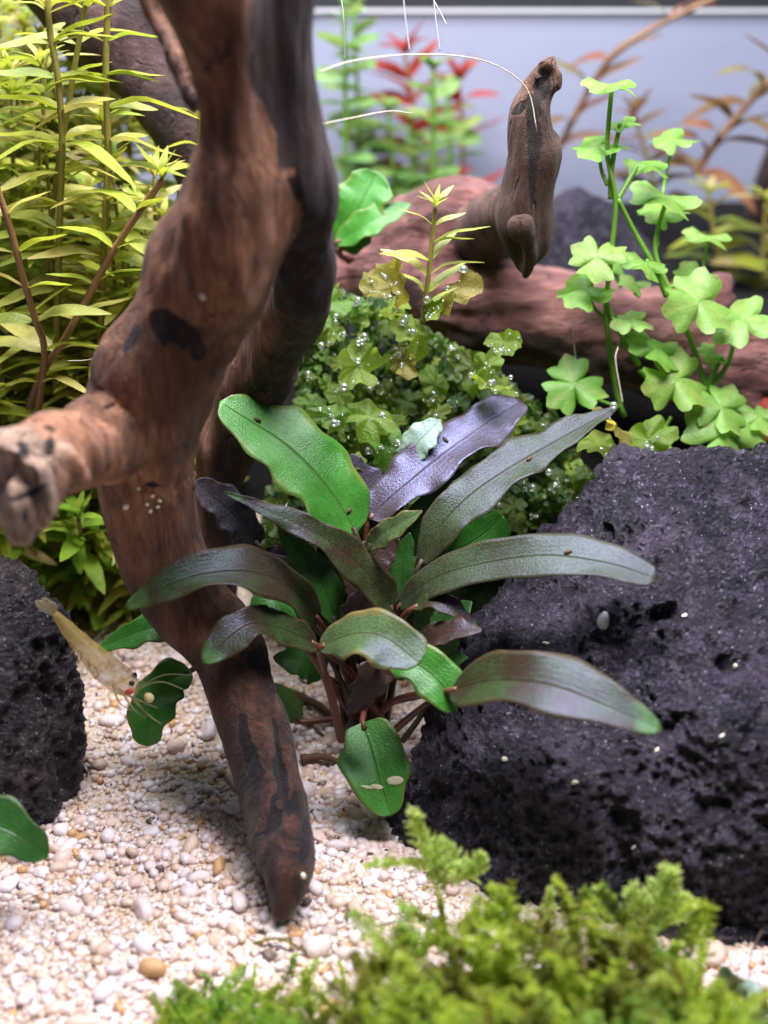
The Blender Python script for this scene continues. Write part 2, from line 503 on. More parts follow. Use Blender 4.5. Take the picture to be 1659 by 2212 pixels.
M['moss'] = moss_mat('moss_leaf', [(0.42, 0.55, 0.08), (0.52, 0.62, 0.11), (0.60, 0.65, 0.14), (0.44, 0.60, 0.13), (0.36, 0.40, 0.07)], (0.16, 0.13, 0.025))
M['moss_tip'] = frond_mat('moss_tip_leaf', [(0.56, 0.72, 0.28), (0.66, 0.78, 0.34), (0.60, 0.74, 0.28)])
mb = MB('air_bubble')
M['bubble'] = mb.finish((0.9, 0.97, 0.9), 0.06, None, 1.0, alpha=mb.math('ADD', mb.math('MULTIPLY', mb.n('LayerWeight', {'Blend': 0.30}, 'Fresnel'), 0.9), 0.24, clamp=True), Metallic=0.6)
M['egg'] = plain_mat('snail_egg_shell', (0.75, 0.70, 0.55), (0.85, 0.80, 0.68), 8, 0.4, 0.5)
M['debris'] = plain_mat('brown_debris', (0.06, 0.035, 0.02), (0.16, 0.09, 0.05), 8, 0.7, 0.3)
M['thread'] = plain_mat('pale_root_thread', (0.55, 0.50, 0.40), (0.70, 0.66, 0.52), 3, 0.5, 0.4)
M['wroot'] = plain_mat('whitish_root', (0.55, 0.57, 0.62), (0.72, 0.74, 0.8), 3, 0.5, 0.4)


def pebble_mat():
    m = MB('quartz_pebble')
    r = m.math('FRACT', m.math('ADD', m.n('ObjectInfo', out='Random'), m.n('NewGeometry', out='Random Per Island')))
    col = m.ramp(r, [(0.0, (0.74, 0.63, 0.58)), (0.16, (0.79, 0.73, 0.77)), (0.30, (0.72, 0.56, 0.46)), (0.44, (0.82, 0.78, 0.82)),
                     (0.56, (0.76, 0.59, 0.54)), (0.68, (0.78, 0.69, 0.68)), (0.78, (0.62, 0.48, 0.38)), (0.86, (0.78, 0.68, 0.68)), (0.93, (0.58, 0.33, 0.14)),
                     (0.965, (0.45, 0.40, 0.36)), (0.985, (0.10, 0.08, 0.07))], 'CONSTANT')
    f = m.noise(5, 5, 0.65)
    col = m.mix(m.math('MULTIPLY', m.ramp(f, [(0.45, (0, 0, 0)), (0.70, (1, 1, 1))]), 0.6), col, (0.60, 0.40, 0.26))
    n = m.bump(m.noise(18, 4), 0.35, 0.05)
    return m.finish(col, 0.30, n, 0.5, **{'Subsurface Weight': 0.0})


M['pebble'] = pebble_mat()


def sand_mat():
    m = MB('fine_sand')
    a = m.n('TexVoronoi', {'Vector': m.co(), 'Scale': 9.0}, 'Color')
    d = m.n('TexVoronoi', {'Vector': m.co(), 'Scale': 9.0}, 'Distance')
    b = m.n('TexVoronoi', {'Vector': m.co(), 'Scale': 22.0}, 'Color')
    sx = m.n('SeparateXYZ', {0: a})
    sb = m.n('SeparateXYZ', {0: b})
    c1 = m.ramp(sx, [(0, (0.62, 0.47, 0.33)), (0.3, (0.74, 0.60, 0.46)), (0.6, (0.78, 0.68, 0.58)), (0.9, (0.84, 0.80, 0.78)), (0.97, (0.5, 0.28, 0.13))], 'CONSTANT')
    c2 = m.ramp(sb, [(0, (0.68, 0.52, 0.37)), (0.4, (0.74, 0.62, 0.50)), (0.7, (0.82, 0.75, 0.70)), (0.95, (0.16, 0.11, 0.08))], 'CONSTANT')
    col = m.mix(m.ramp(m.noise(1.4, 4), [(0.4, (0, 0, 0)), (0.6, (1, 1, 1))]), c1, c2)
    h = m.math('ADD', m.math('MULTIPLY', d, -1.0), m.math('MULTIPLY', m.noise(20, 4), 0.5))
    n = m.bump(h, 0.8, 0.12)
    return m.finish(col, 0.55, n, 0.4)


M['sand'] = sand_mat()


# ================================================================== the setting
def nz(x, y, z, s):
    return noise.noise(Vector((x * s, y * s, z * s)))


def ground_h(x, y):
    t = min(max((y - 24.0) / 7.0, 0), 1)
    t = t * t * (3 - 2 * t)
    h = 4.3 * t + max(0, y - 31) * 0.053
    h += 0.16 * nz(x, y, 0, 0.25) + 0.05 * nz(x, y, 3, 0.9)
    return h


def sheet(x0, x1, nx, y0, y1, ny, dz=0.0):
    V = []
    for j in range(ny):
        for i in range(nx):
            x = x0 + (x1 - x0) * i / (nx - 1)
            y = y0 + (y1 - y0) * j / (ny - 1)
            V.append((x, y, ground_h(x, y) + dz))
    return np.array(V), grid_faces(ny, nx)


V, F = sheet(-22, 22, 150, 5, 27.5, 90)
sand = tag(obj('sand_bed', V, F, M['sand']), 'pale pebbly quartz sand covering the tank bottom', None, None, 'structure')
V, F = sheet(-30, 30, 120, 27.0, 47.5, 50, 0.06)
V[:, 2] += np.array([0.10 * nz(a, b, 0, 2.0) for a, b, _ in V])
tag(obj('soil_bed', V, F, M['soil']), 'dark planted soil rising to the back glass', None, None, 'structure')

m = MB('back_glass_film')
gf = m.noise(0.12, 3, 0.5)
col = m.mix(gf, (0.30, 0.335, 0.45), (0.40, 0.43, 0.55))
M['backfilm'] = m.finish(col, 0.32, m.bump(m.noise(0.6, 3), 0.08, 0.3), 0.5)
M['rim'] = plain_mat('black_rim', (0.02, 0.022, 0.028), (0.045, 0.048, 0.055), 2, 0.4, 0.5, 0.1)
M['rimline'] = plain_mat('white_seal', (0.75, 0.77, 0.82), (0.82, 0.84, 0.88), 2, 0.4, 0.5, 0.1)


def box(x0, x1, y0, y1, z0, z1):
    V = [(x, y, z) for x in (x0, x1) for y in (y0, y1) for z in (z0, z1)]
    F = [(0, 1, 3, 2), (4, 6, 7, 5), (0, 4, 5, 1), (2, 3, 7, 6), (0, 2, 6, 4), (1, 5, 7, 3)]
    return np.array(V, float), F


back = obj('back_wall', *box(-30, 30, 47.0, 47.6, 2, 12.50), M['backfilm'], smooth=False)
tag(back, 'grey blue frosted back glass of the tank', None, None, 'structure')
rim = tag(obj('tank_rim', *box(-30, 30, 46.8, 47.8, 12.502, 14.5), M['rim'], smooth=False), 'black plastic rim running along the top of the back glass', 'rim')
sl = obj('seal', *box(-30, 30, 46.78, 46.99, 12.30, 12.42), M['rimline'], rim, smooth=False)


# ================================================================== driftwood
def wood(name, limbs, mat, label, cat, base, voxel=0.11, paint=(), pits=(), amp=0.10, grain=(1, 1, 0.3), extra_dark=None):
    """limbs: (part name, [(px, py, y, radius in picture points)...]) -> one skin, cut into parts"""
    tubes, samples, names = [], [], []
    for pn, pts in limbs:
        q = []
        for px, py, y, r in pts:
            p = P(px, py, y)
            q.append((p.x, p.y, p.z, cm(r, y, py)))
        c = catmull(q, max(10, 7 * len(q)))
        c[:, 3] = np.maximum(c[:, 3], 0.05)
        for row in c:
            row[3] *= 1 + 0.10 * nz(row[0], row[1], row[2], 0.7)
        tubes.append(tube(c[:, :3], c[:, 3], 18))
        samples.append(c)
        names.append(pn)
    V, F = join(tubes)
    V, N, F = remesh(V, F, voxel, 5)
    d = np.zeros(len(V))
    for i, (x, y, z) in enumerate(V):
        a, b, c = x * grain[0], y * grain[1], z * grain[2]
        d[i] = amp * (0.9 * nz(x, y, z, 0.55) + 0.6 * nz(a, b, c, 2.0) + 0.28 * nz(a, b, c, 5.0))
    dist = np.stack([np.min((np.linalg.norm(V[:, None, :] - s[None, ::3, :3], axis=2) / (s[None, ::3, 3] + 0.15)), axis=1) for s in samples], 1)
    calm = np.array([0.4 if nme == 'leg' else 1.0 for nme in names])[np.argmin(dist, axis=1)]
    V = V + N * (d * calm)[:, None]
    bvh = BVHTree.FromPolygons(V.tolist(), F)
    dark = np.zeros(len(V)); pale = np.zeros(len(V))
    dist = np.stack([np.min((np.linalg.norm(V[:, None, :] - s[None, ::3, :3], axis=2) / (s[None, ::3, 3] + 0.15)), axis=1) for s in samples], 1)
    lab = np.argmin(dist, axis=1)
    n1 = np.array([nz(x * grain[0], y * grain[1], z * grain[2], 1.6) for x, y, z in V])
    n2 = np.array([nz(x * grain[0], y * grain[1], z * grain[2], 4.0) for x, y, z in V])
    for kind, px, py, rx, ry, ang in paint:
        p, n = hit(bvh, px, py)
        if p is None: continue
        y = p.y
        D = V - V3(p)
        a = D[:, 0]; b = D @ V3(UP); cdep = D @ V3(FW)
        ca, sa = math.cos(R(ang)), math.sin(R(ang))
        u, v = (a * ca + b * sa) / cm(rx, y, py), (-a * sa + b * ca) / cm(ry, y, py)
        rr = np.sqrt(u * u + v * v + (cdep / cm(max(rx, ry) * 1.4, y, py)) ** 2)
        k = np.clip(1.40 - rr + 0.55 * n1 + 0.35 * n2, 0, 1) * (rr < 2.2)
        if kind == 'd': dark = np.maximum(dark, k * 0.85)
        if kind == 'p': pale = np.maximum(pale, np.clip(k * 2, 0, 1))
        if kind in 'hg':
            dark = np.maximum(dark, np.clip(k * 1.1, 0, 0.95))
            V = V - N * (np.clip(k * 1.2, 0, 1) * cm(min(rx, ry), y, py) * 0.8)[:, None]
    wet_shade = np.zeros(len(V))
    if extra_dark is not None:
        dk, wet_shade = extra_dark(V, lab, names)
        dark = np.maximum(dark, dk)
    for i in np.nonzero(pale > 0.05)[0]:
        x, y, z = V[i]
        V[i] += N[i] * pale[i] * (0.42 * abs(nz(x * 1.3, y, z * .22, 1.2)) + 0.10 * nz(x, y, z * .3, 3.0) + 0.05 * nz(x, y, z * .5, 8.0) - 0.10)
        dark[i] = max(dark[i], 0.70 * min(1, max(0, 0.10 - abs(nz(x * 1.3, y, z * .22, 1.2))) * 9) * pale[i])
    N = vnormals(V, F)
    root = empty(name, base, label, cat)
    Fl = np.array([lab[f[0]] for f in F])
    uniq = []
    for i, nme in enumerate(names):
        if nme not in uniq: uniq.append(nme)
    for pn in uniq:
        ids = [i for i, nme in enumerate(names) if nme == pn]
        fs = [f for f, l in zip(F, Fl) if l in ids]
        if not fs: continue
        used = sorted({i for f in fs for i in f})
        mp = {v: i for i, v in enumerate(used)}
        fs = [tuple(mp[i] for i in f) for f in fs]
        o = obj(pn, V[used], fs, mat, root, True, None, {'dark': dark[used], 'pale': pale[used], 'wet_shade': wet_shade[used]})
        o.data.normals_split_custom_set_from_vertices(N[used].tolist())
    return root, bvh


trunk = [(440, -160, 18.0, 135), (465, -30, 18.1, 118), (500, 120, 18.3, 108), (528, 280, 18.4, 104), (524, 400, 18.4, 116), (500, 500, 18.5, 132),
         (455, 600, 18.6, 128), (402, 700, 18.7, 116), (348, 800, 18.8, 122), (318, 900, 18.9, 120), (318, 1000, 18.9, 112)]
leg = [(318, 960, 18.9, 112), (320, 1090, 18.9, 104), (345, 1200, 18.9, 97), (405, 1300, 18.8, 95), (492, 1400, 18.5, 82), (524, 1500, 17.9, 78), (553, 1600, 17.2, 76),
       (581, 1700, 16.5, 73), (606, 1800, 15.65, 76), (621, 1865, 15.05, 70), (618, 1915, 14.75, 55), (606, 1962, 14.5, 32), (600, 1990, 14.35, 14)]
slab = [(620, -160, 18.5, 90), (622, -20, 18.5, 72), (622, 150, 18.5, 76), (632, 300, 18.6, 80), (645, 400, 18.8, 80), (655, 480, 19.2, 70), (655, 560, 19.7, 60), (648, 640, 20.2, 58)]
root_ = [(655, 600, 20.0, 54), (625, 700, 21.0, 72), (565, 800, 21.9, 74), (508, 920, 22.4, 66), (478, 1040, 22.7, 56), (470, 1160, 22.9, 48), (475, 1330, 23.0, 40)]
stubl = [(345, 860, 18.9, 118), (262, 925, 18.4, 106), (185, 962, 17.6, 92), (118, 985, 16.7, 88), (62, 1015, 16.0, 98), (20, 1045, 15.6, 98)]
rag = [(112, 985, 16.3, 88), (72, 1050, 15.9, 84), (52, 1110, 15.8, 70), (48, 1160, 15.8, 44)]
side = [(270, -140, 20.5, 26), (325, 0, 20.2, 26), (375, 100, 19.8, 26), (440, 230, 19.2, 34)]


def edark(V, lab, names):
    out, wet_shade = np.zeros(len(V)), np.zeros(len(V))
    for i, nme in enumerate(names):
        m_ = lab == i
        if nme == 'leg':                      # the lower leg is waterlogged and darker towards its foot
            wet_shade[m_] = np.clip(1.25 - 0.17 * V[m_, 2], 0.0, 0.95)
        if nme == 'branch': wet_shade[m_] = 0.5
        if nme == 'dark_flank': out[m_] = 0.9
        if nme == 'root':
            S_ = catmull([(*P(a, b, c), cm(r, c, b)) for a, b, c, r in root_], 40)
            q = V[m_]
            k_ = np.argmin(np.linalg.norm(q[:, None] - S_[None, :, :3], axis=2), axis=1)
            wet_shade[m_] = np.clip(1.5 + 1.9 * (q[:, 0] - S_[k_, 0]) / S_[k_, 3], 0.1, 0.95)  # root painted dark as if shaded, its lit left edge put into the colour
    k = np.clip((V[:, 0] + 3.6 - 0.0 * V[:, 2]) / 1.2, 0, 1)
    return out, wet_shade


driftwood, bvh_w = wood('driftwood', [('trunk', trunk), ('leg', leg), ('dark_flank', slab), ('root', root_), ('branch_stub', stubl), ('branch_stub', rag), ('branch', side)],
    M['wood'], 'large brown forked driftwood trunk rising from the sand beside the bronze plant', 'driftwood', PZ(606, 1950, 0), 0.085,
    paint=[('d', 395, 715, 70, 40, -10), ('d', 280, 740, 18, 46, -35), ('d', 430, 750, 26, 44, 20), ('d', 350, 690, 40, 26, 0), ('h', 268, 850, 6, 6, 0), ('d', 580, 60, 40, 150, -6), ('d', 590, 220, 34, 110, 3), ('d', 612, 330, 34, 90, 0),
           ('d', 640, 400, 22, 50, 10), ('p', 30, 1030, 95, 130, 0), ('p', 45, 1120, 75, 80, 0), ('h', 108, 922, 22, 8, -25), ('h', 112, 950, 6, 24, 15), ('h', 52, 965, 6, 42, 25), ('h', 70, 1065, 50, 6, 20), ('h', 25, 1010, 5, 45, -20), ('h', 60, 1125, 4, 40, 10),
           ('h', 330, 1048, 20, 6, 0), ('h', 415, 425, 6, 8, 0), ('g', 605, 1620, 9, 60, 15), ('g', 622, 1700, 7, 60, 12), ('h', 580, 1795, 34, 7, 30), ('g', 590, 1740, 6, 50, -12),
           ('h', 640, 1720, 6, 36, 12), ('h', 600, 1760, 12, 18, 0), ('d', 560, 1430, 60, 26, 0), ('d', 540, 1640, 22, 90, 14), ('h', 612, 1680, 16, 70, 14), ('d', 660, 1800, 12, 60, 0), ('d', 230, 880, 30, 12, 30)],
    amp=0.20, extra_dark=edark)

log_a = [(640, 640, 30.5, 85), (760, 590, 30.5, 92), (880, 540, 30.5, 100), (1000, 490, 30.4, 108), (1085, 500, 30.0, 80)]
log_b = [(840, 610, 30.0, 90), (960, 640, 29.6, 105), (1080, 675, 29.2, 112), (1250, 705, 28.8, 112), (1440, 745, 28.3, 118), (1660, 810, 27.6, 112), (1900, 880, 27.0, 120)]
knob = [(1555, 720, 29.4, 40), (1556, 640, 29.6, 33), (1553, 595, 29.7, 26)]
log, bvh_l = wood('sunken_log', [('log_hump', log_a), ('log_trunk', log_b), ('knob', knob)], M['log'], 'thick reddish brown log lying across the back under the upright stub', 'log', PZ(1200, 760, 5), 0.12,
    paint=[('d', 850, 640, 90, 40, 10), ('d', 1100, 745, 160, 34, -8), ('d', 1010, 545, 60, 50, -30), ('d', 1350, 800, 220, 30, -10), ('d', 940, 470, 26, 16, 0)], amp=0.26, grain=(0.3, 1, 1))

up = [(1186, 132, 25.0, 18), (1166, 178, 25.0, 33), (1146, 235, 25.0, 44), (1150, 300, 25.0, 48), (1160, 335, 25.0, 54), (1145, 410, 25.0, 47), (1134, 470, 25.1, 62), (1140, 525, 25.1, 52), (1136, 565, 25.0, 30), (1130, 590, 25.0, 10)]
link_ = [(1130, 450, 25.4, 55), (1085, 470, 27.2, 62), (1050, 500, 29.4, 70)]
twig = [(1124, 470, 24.2, 22), (1126, 492, 24.15, 27), (1140, 522, 24.35, 15), (1146, 558, 24.5, 14), (1133, 596, 24.8, 9)]
ustub, bvh_u = wood('branch_stub', [('stub', up), ('base', link_), ('stub', [(1186, 170, 25, 15), (1192, 118, 25, 10)]), ('stub', [(1160, 180, 24.8, 13), (1152, 148, 24.8, 9)]), ('stub', [(1200, 190, 24.9, 13), (1208, 152, 24.9, 9)]), ('twig', twig)], M['stub'], 'upright broken branch stub with a dark split tip above the reddish log', 'branch', P(1050, 500, 29.0), 0.075,
    paint=[('d', 1155, 300, 24, 95, 4), ('d', 1120, 235, 24, 14, 40), ('h', 1170, 170, 26, 20, 50), ('h', 1180, 190, 14, 30, 0), ('d', 1150, 340, 12, 40, 0), ('h', 1126, 466, 14, 8, 0), ('h', 1145, 260, 9, 60, 4), ('h', 1165, 215, 7, 50, 10), ('h', 1188, 160, 8, 14, 0), ('h', 1168, 152, 10, 10, 0), ('h', 1150, 400, 5, 60, 3)], amp=0.15)
dim1 = [(60, -130, 30, 110), (190, 20, 29.5, 105), (300, 130, 29, 92), (400, 260, 28.5, 85), (470, 420, 28, 80), (500, 600, 27.5, 75)]
wood('driftwood_branch', [('branch', dim1), ('side_branch', [(300, 130, 29, 50), (330, 60, 29, 40), (350, -60, 29, 36)])], M['dim'], 'dark brown branch leaning behind the yellow green stem plants', 'branch', P(500, 600, 27.5), 0.16, amp=0.15)
wood('driftwood_twig', [('twig', [(1690, 270, 44, 22), (1650, 400, 44, 24), (1620, 520, 44, 28), (1600, 620, 43.5, 32)])], M['dim'], 'dark blurred twig leaning against the back glass at far right', 'branch', P(1600, 620, 43.5), 0.2, amp=0.1)


# ================================================================== lava rocks
def rock(name, pts, mat, label, voxel, amp, carve=(), seed=0.0):
    bm = bmesh.new()
    for p in pts:
        bm.verts.new(p)
    res = bmesh.ops.convex_hull(bm, input=bm.verts)
    bmesh.ops.delete(bm, geom=[g for g in res['geom_interior'] if isinstance(g, bmesh.types.BMVert)], context='VERTS')
    bmesh.ops.triangulate(bm, faces=bm.faces)
    bm.verts.index_update()
    V = np.array([v.co[:] for v in bm.verts]); F = [tuple(v.index for v in f.verts) for f in bm.faces]
    bm.free()
    V, N, F = remesh(V, F, voxel * 2.2, 10)
    d = np.array([0.75 * nz(x + seed, y, z, 0.33) + 0.42 * nz(x, y + seed, z, 0.8) for x, y, z in V]) * amp
    V = V + N * d[:, None]
    V, N, F = remesh(V, F, voxel, 3)
    bvh = BVHTree.FromPolygons(V.tolist(), F)
    for px, py, rx, ry, ang, dep in carve:
        p, n = hit(bvh, px, py)
        if p is None: continue
        D = V - V3(p)
        a = D[:, 0]; b = D @ V3(UP); cdep = D @ V3(FW)
        ca, sa = math.cos(R(ang)), math.sin(R(ang))
        u, v = (a * ca + b * sa) / cm(rx, p.y, py), (-a * sa + b * ca) / cm(ry, p.y, py)
        k = np.clip(1 - np.sqrt(u * u + v * v + (cdep / cm(max(rx, ry), p.y, py)) ** 2), 0, 1)
        V = V - N * (np.sqrt(k) * dep)[:, None]
    d = np.zeros(len(V))
    for i, (x, y, z) in enumerate(V):
        q = Vector((x + seed, y, z))
        c = noise.voronoi(q * 1.5)[0][0]
        c2 = noise.voronoi(q * 4.2)[0][0]
        pit = -max(0, 0.36 - c) * 0.16 * (1 if nz(x, y, z, 0.5) > 0.05 else 0.15) - max(0, 0.34 - c2) * 0.12
        d[i] = pit + 0.11 * noise.noise(q * 1.9) + 0.11 * noise.noise(q * 4.0) + 0.10 * noise.noise(q * 7) + 0.055 * noise.noise(q * 13)
    V = V + N * d[:, None]
    o = obj(name, V, F, mat)
    tag(o, label, 'rock')
    return o, BVHTree.FromPolygons(V.tolist(), F)


g0 = lambda px, py, z=-0.25: PZ(px, py, z)
rp = [g0(822, 1800), g0(900, 1890), g0(1050, 1975), g0(1300, 2040), g0(1560, 2085), g0(1800, 2100), g0(1990, 2000),
      P(885, 1640, 18.3), P(960, 1490, 19.0), P(1000, 1330, 19.7), P(1080, 1235, 20.1), P(1225, 1120, 20.8), P(1335, 990, 21.3), P(1420, 968, 21.5), P(1530, 972, 21.4), P(1660, 1010, 21.3), P(1850, 1080, 21),
      P(1300, 1250, 18.9), P(1520, 1180, 18.7), P(1700, 1250, 18.2), P(1400, 1480, 16.6), P(1180, 1560, 16.8), P(1660, 1480, 16.1), P(1050, 1740, 16.5), P(1340, 1640, 15.7), P(1560, 1600, 15.35), P(1800, 1700, 15.0), P(1900, 1500, 17),
      Vector((2.5, 22.5, -0.3)), Vector((4, 25, -0.3)), Vector((12, 25.5, -0.3)), Vector((15, 22, -0.3)), Vector((6, 24, 4.6)), Vector((11, 24, 5))]
rock_r, bvh_r = rock('lava_rock', rp, M['lava'], 'big dark porous lava rock filling the right side under the broad leaves', 0.052, 0.62,
    carve=[(1345, 1850, 40, 130, -4, 0.35), (1330, 1780, 34, 70, 15, 0.25), (1480, 1230, 16, 110, -10, 0.35), (1420, 1330, 70, 20, 20, 0.3), (1120, 1420, 60, 40, 0, 0.3), (1560, 1420, 22, 70, 30, 0.35), (1400, 1060, 60, 20, -20, 0.3)], seed=3.1)

lp = [P(-120, 1190, 20.2), P(30, 1208, 20.0), P(85, 1250, 19.6), P(140, 1330, 19.2), P(172, 1440, 18.9), P(190, 1560, 18.6), g0(182, 1690), g0(140, 1770), g0(95, 1820), g0(0, 1860), g0(-150, 1880), g0(-300, 1750),
      P(40, 1400, 18.2), P(-60, 1500, 17.3), P(60, 1620, 17.2), P(120, 1560, 17.9), P(-250, 1300, 19.5), Vector((-9, 22.5, -.3)), Vector((-11, 22, -.3)), Vector((-13, 19, -.3)), Vector((-9.5, 21.5, 3.5))]
rock_l, bvh_ll = rock('lava_rock', lp, M['lava2'], 'brownish black lava rock at the left edge beside the pale sand', 0.075, 0.35, carve=[(60, 1380, 50, 20, -50, .3), (110, 1500, 14, 60, 10, .25)], seed=9.7)
bp = [P(1175, 560, 35), P(1180, 450, 36), P(1215, 395, 36.5), P(1260, 400, 36.5), P(1300, 440, 36.5), P(1400, 500, 36), P(1430, 600, 35), P(1250, 480, 34.5), P(1300, 560, 34), P(1170, 700, 34), P(1440, 700, 34),
      P(1200, 520, 39), P(1420, 560, 39), P(1250, 420, 38.5)]
rock('lava_rock', bp, M['lava'], 'blurred black rock behind the upright branch stub and the log', 0.16, 0.4, seed=5.0)


# ================================================================== pebbles
PV, PF = ico(2)
PV1, PF1 = ico(1)


def pebble_shape(r, V0):
    V = V0.copy()
    o = Vector((r.uniform(0, 99), r.uniform(0, 99), r.uniform(0, 99)))
    for i, v in enumerate(V):
        q = Vector(v)
        V[i] = v * (1 + 0.30 * noise.noise(q * 1.1 + o) + 0.12 * noise.noise(q * 2.6 + o))
    for _ in range(r.randint(1, 3)):               # a few broken faces
        nrm = np.array([r.gauss(0, 1) for _ in range(3)]); nrm /= np.linalg.norm(nrm)
        k = r.uniform(0.55, 0.85)
        dd = V @ nrm
        V = V - np.outer(np.maximum(dd - k, 0), nrm)
    return V * np.array((r.uniform(.85, 1.35), r.uniform(.7, 1.0), r.uniform(.55, .8)))


pr = random.Random(21)
shapes = [mesh(pebble_shape(pr, PV), PF) for _ in range(14)]
for s in shapes: s.materials.append(M['pebble'])
lows = [pebble_shape(pr, PV1) for _ in range(16)]


def sand_spot(r):
    while True:
        px, py = r.uniform(-60, 1000), r.uniform(1230, 2290)
        if r.random() < 0.12: px, py = r.uniform(1480, 1720), r.uniform(2060, 2290)
        if r.random() < 0.15: px, py = r.uniform(640, 880), r.uniform(1500, 1900)
        p = PZ(px, py, 0)
        if p.y < 26.5 and -11 < p.x < 9: return px, py, p


big = []
tries = 0
while len(big) < 300 and tries < 9000:
    tries += 1
    px, py, p = sand_spot(pr)
    if nz(p.x, p.y, 0, 0.42) + pr.uniform(-.35, .35) < -0.05 and tries < 6000: continue
    r = pr.choice((0.13, 0.14, 0.16, 0.18, 0.2, 0.24)) * pr.uniform(.85, 1.2)
    if any((p.x - a) ** 2 + (p.y - b) ** 2 < ((r + c) * 0.95) ** 2 for a, b, c in big): continue
    big.append((p.x, p.y, r))
for x, y, r in big:
    Mx = Matrix.Translation((x, y, ground_h(x, y) + r * pr.uniform(0.10, 0.4))) @ Quaternion((0, 0, 1), pr.uniform(0, 6.28)).to_matrix().to_4x4() @ Quaternion((1, 0, 0), pr.uniform(-.5, .5)).to_matrix().to_4x4() @ Matrix.Scale(r, 4)
    place('pebble', pr.choice(shapes), Mx, sand)
small = []
for _ in range(14000):
    px, py, p = sand_spot(pr)
    r = abs(pr.gauss(0.045, 0.034)) + 0.026
    if any((p.x - a) ** 2 + (p.y - b) ** 2 < (c * 0.7) ** 2 for a, b, c in big[:120]): continue
    V = pr.choice(lows)
    a = pr.uniform(0, 6.28)
    ca, sa = math.cos(a), math.sin(a)
    W = V * r
    W = np.stack([W[:, 0] * ca - W[:, 1] * sa, W[:, 0] * sa + W[:, 1] * ca, W[:, 2]], 1) + np.array((p.x, p.y, ground_h(p.x, p.y) + r * pr.uniform(0, .5)))
    small.append((W, PF1))
V, F = join(small)
specks = []
for _ in range(650):
    px, py, p = sand_spot(pr)
    if py > 1950 and pr.random() < .6: continue
    r = pr.uniform(.012, .035)
    Wk = pr.choice(lows) * np.array((r * pr.uniform(.8, 2.2), r, r * .6))
    a = pr.uniform(0, 6.28)
    ca, sa = math.cos(a), math.sin(a)
    Wk = np.stack([Wk[:, 0] * ca - Wk[:, 1] * sa, Wk[:, 0] * sa + Wk[:, 1] * ca, Wk[:, 2]], 1) + np.array((p.x, p.y, ground_h(p.x, p.y) + pr.uniform(.05, .10)))
    specks.append((Wk, PF1))
tag(obj('dark_grit', *join(specks), M['debris'], sand), kind='stuff')
tag(obj('gravel', V, F, M['pebble'], sand), kind='stuff')


# ================================================================== leaves
def blade(mid3, hw, hint, rows=26, cols=9, a=0.55, b=0.8, fold=0.18, wave=0.0, wn=3.0, seed=0, twist=0.0):
    """a leaf blade along a midrib; returns verts, faces, uv and a surface function"""
    C = catmull(mid3, rows)
    tg = np.gradient(C, axis=0); tg /= np.linalg.norm(tg, axis=1)[:, None] + 1e-9
    t = np.linspace(0, 1, rows)
    pk = a / (a + b)
    wmax = pk ** a * (1 - pk) ** b
    wd = hw * (np.clip(t, 0.0, 1) ** a) * (np.clip(1 - t, 0, 1) ** b) / wmax
    wd = np.maximum(wd, 0.012)
    h = V3(hint)
    V, UVs = [], []
    rr = random.Random(seed)
    p1, p2, p3 = rr.uniform(0, 6), rr.uniform(0, 6), rr.uniform(0, 6)
    for i in range(rows):
        s = np.cross(tg[i], h); s /= np.linalg.norm(s) + 1e-9
        n = np.cross(s, tg[i])
        if twist:
            q = twist * (t[i] - 0.3)
            s, n = s * math.cos(q) + n * math.sin(q), n * math.cos(q) - s * math.sin(q)
        for j in range(cols):
            v = 2 * j / (cols - 1) - 1
            ph = p1 if v < 0 else p2
            env = math.sin(math.pi * min(1, max(0, t[i]))) ** 0.5
            ww = wd[i] * (1 + min(0.13, 1.2 * wave / hw) * math.sin(5.3 * t[i] + (p1 if v < 0 else p3)) * abs(v) + 0.05 * math.sin(17 * t[i] + (p2 if v < 0 else p1)) * abs(v)) * (1 + (0.10 * math.sin(wn * 9 * t[i] + ph) * abs(v) if wave else 0))
            off = fold * wd[i] * abs(v) + wave * env * (abs(v) ** 1.7) * (math.sin(wn * 6.28 * t[i] + ph) + 0.5 * math.sin(wn * 11 * t[i] + p3 + 2 * v))
            off += 0.04 * hw * math.sin(7 * t[i] + p3)
            off += 0.35 * wave * abs(v) ** 3 * math.sin(wn * 23 * t[i] + p2 + v)
            V.append(C[i] + s * (v * ww) + n * off)
            UVs.append((t[i], (v + 1) / 2))
    return np.array(V), grid_faces(rows, cols), UVs


def thicken(V, F, UVs, th):
    """give a blade two sides and a rim"""
    N = vnormals(V, F)
    n = len(V)
    rows = int(max(len(V) // 1, 1))
    edges = {}
    for f in F:
        for i in range(len(f)):
            e = (f[i], f[(i + 1) % len(f)])
            if (e[1], e[0]) in edges: del edges[(e[1], e[0])]
            else: edges[e] = 1
    W = np.vstack([V + N * th / 2, V - N * th / 2])
    F2 = list(F) + [tuple(i + n for i in reversed(f)) for f in F] + [(b_, a_, a_ + n, b_ + n) for a_, b_ in edges]
    return W, F2, list(UVs) + list(UVs)


crown = P(800, 1540, 20.2)
crown.z = 0.15
plant = empty('bronze_plant', crown, 'bushy bronze and green broad-leaved plant rooted in the sand at the centre', 'plant')
TOCAM = Vector((0, -0.72, 0.70))
leaf_sites = {}


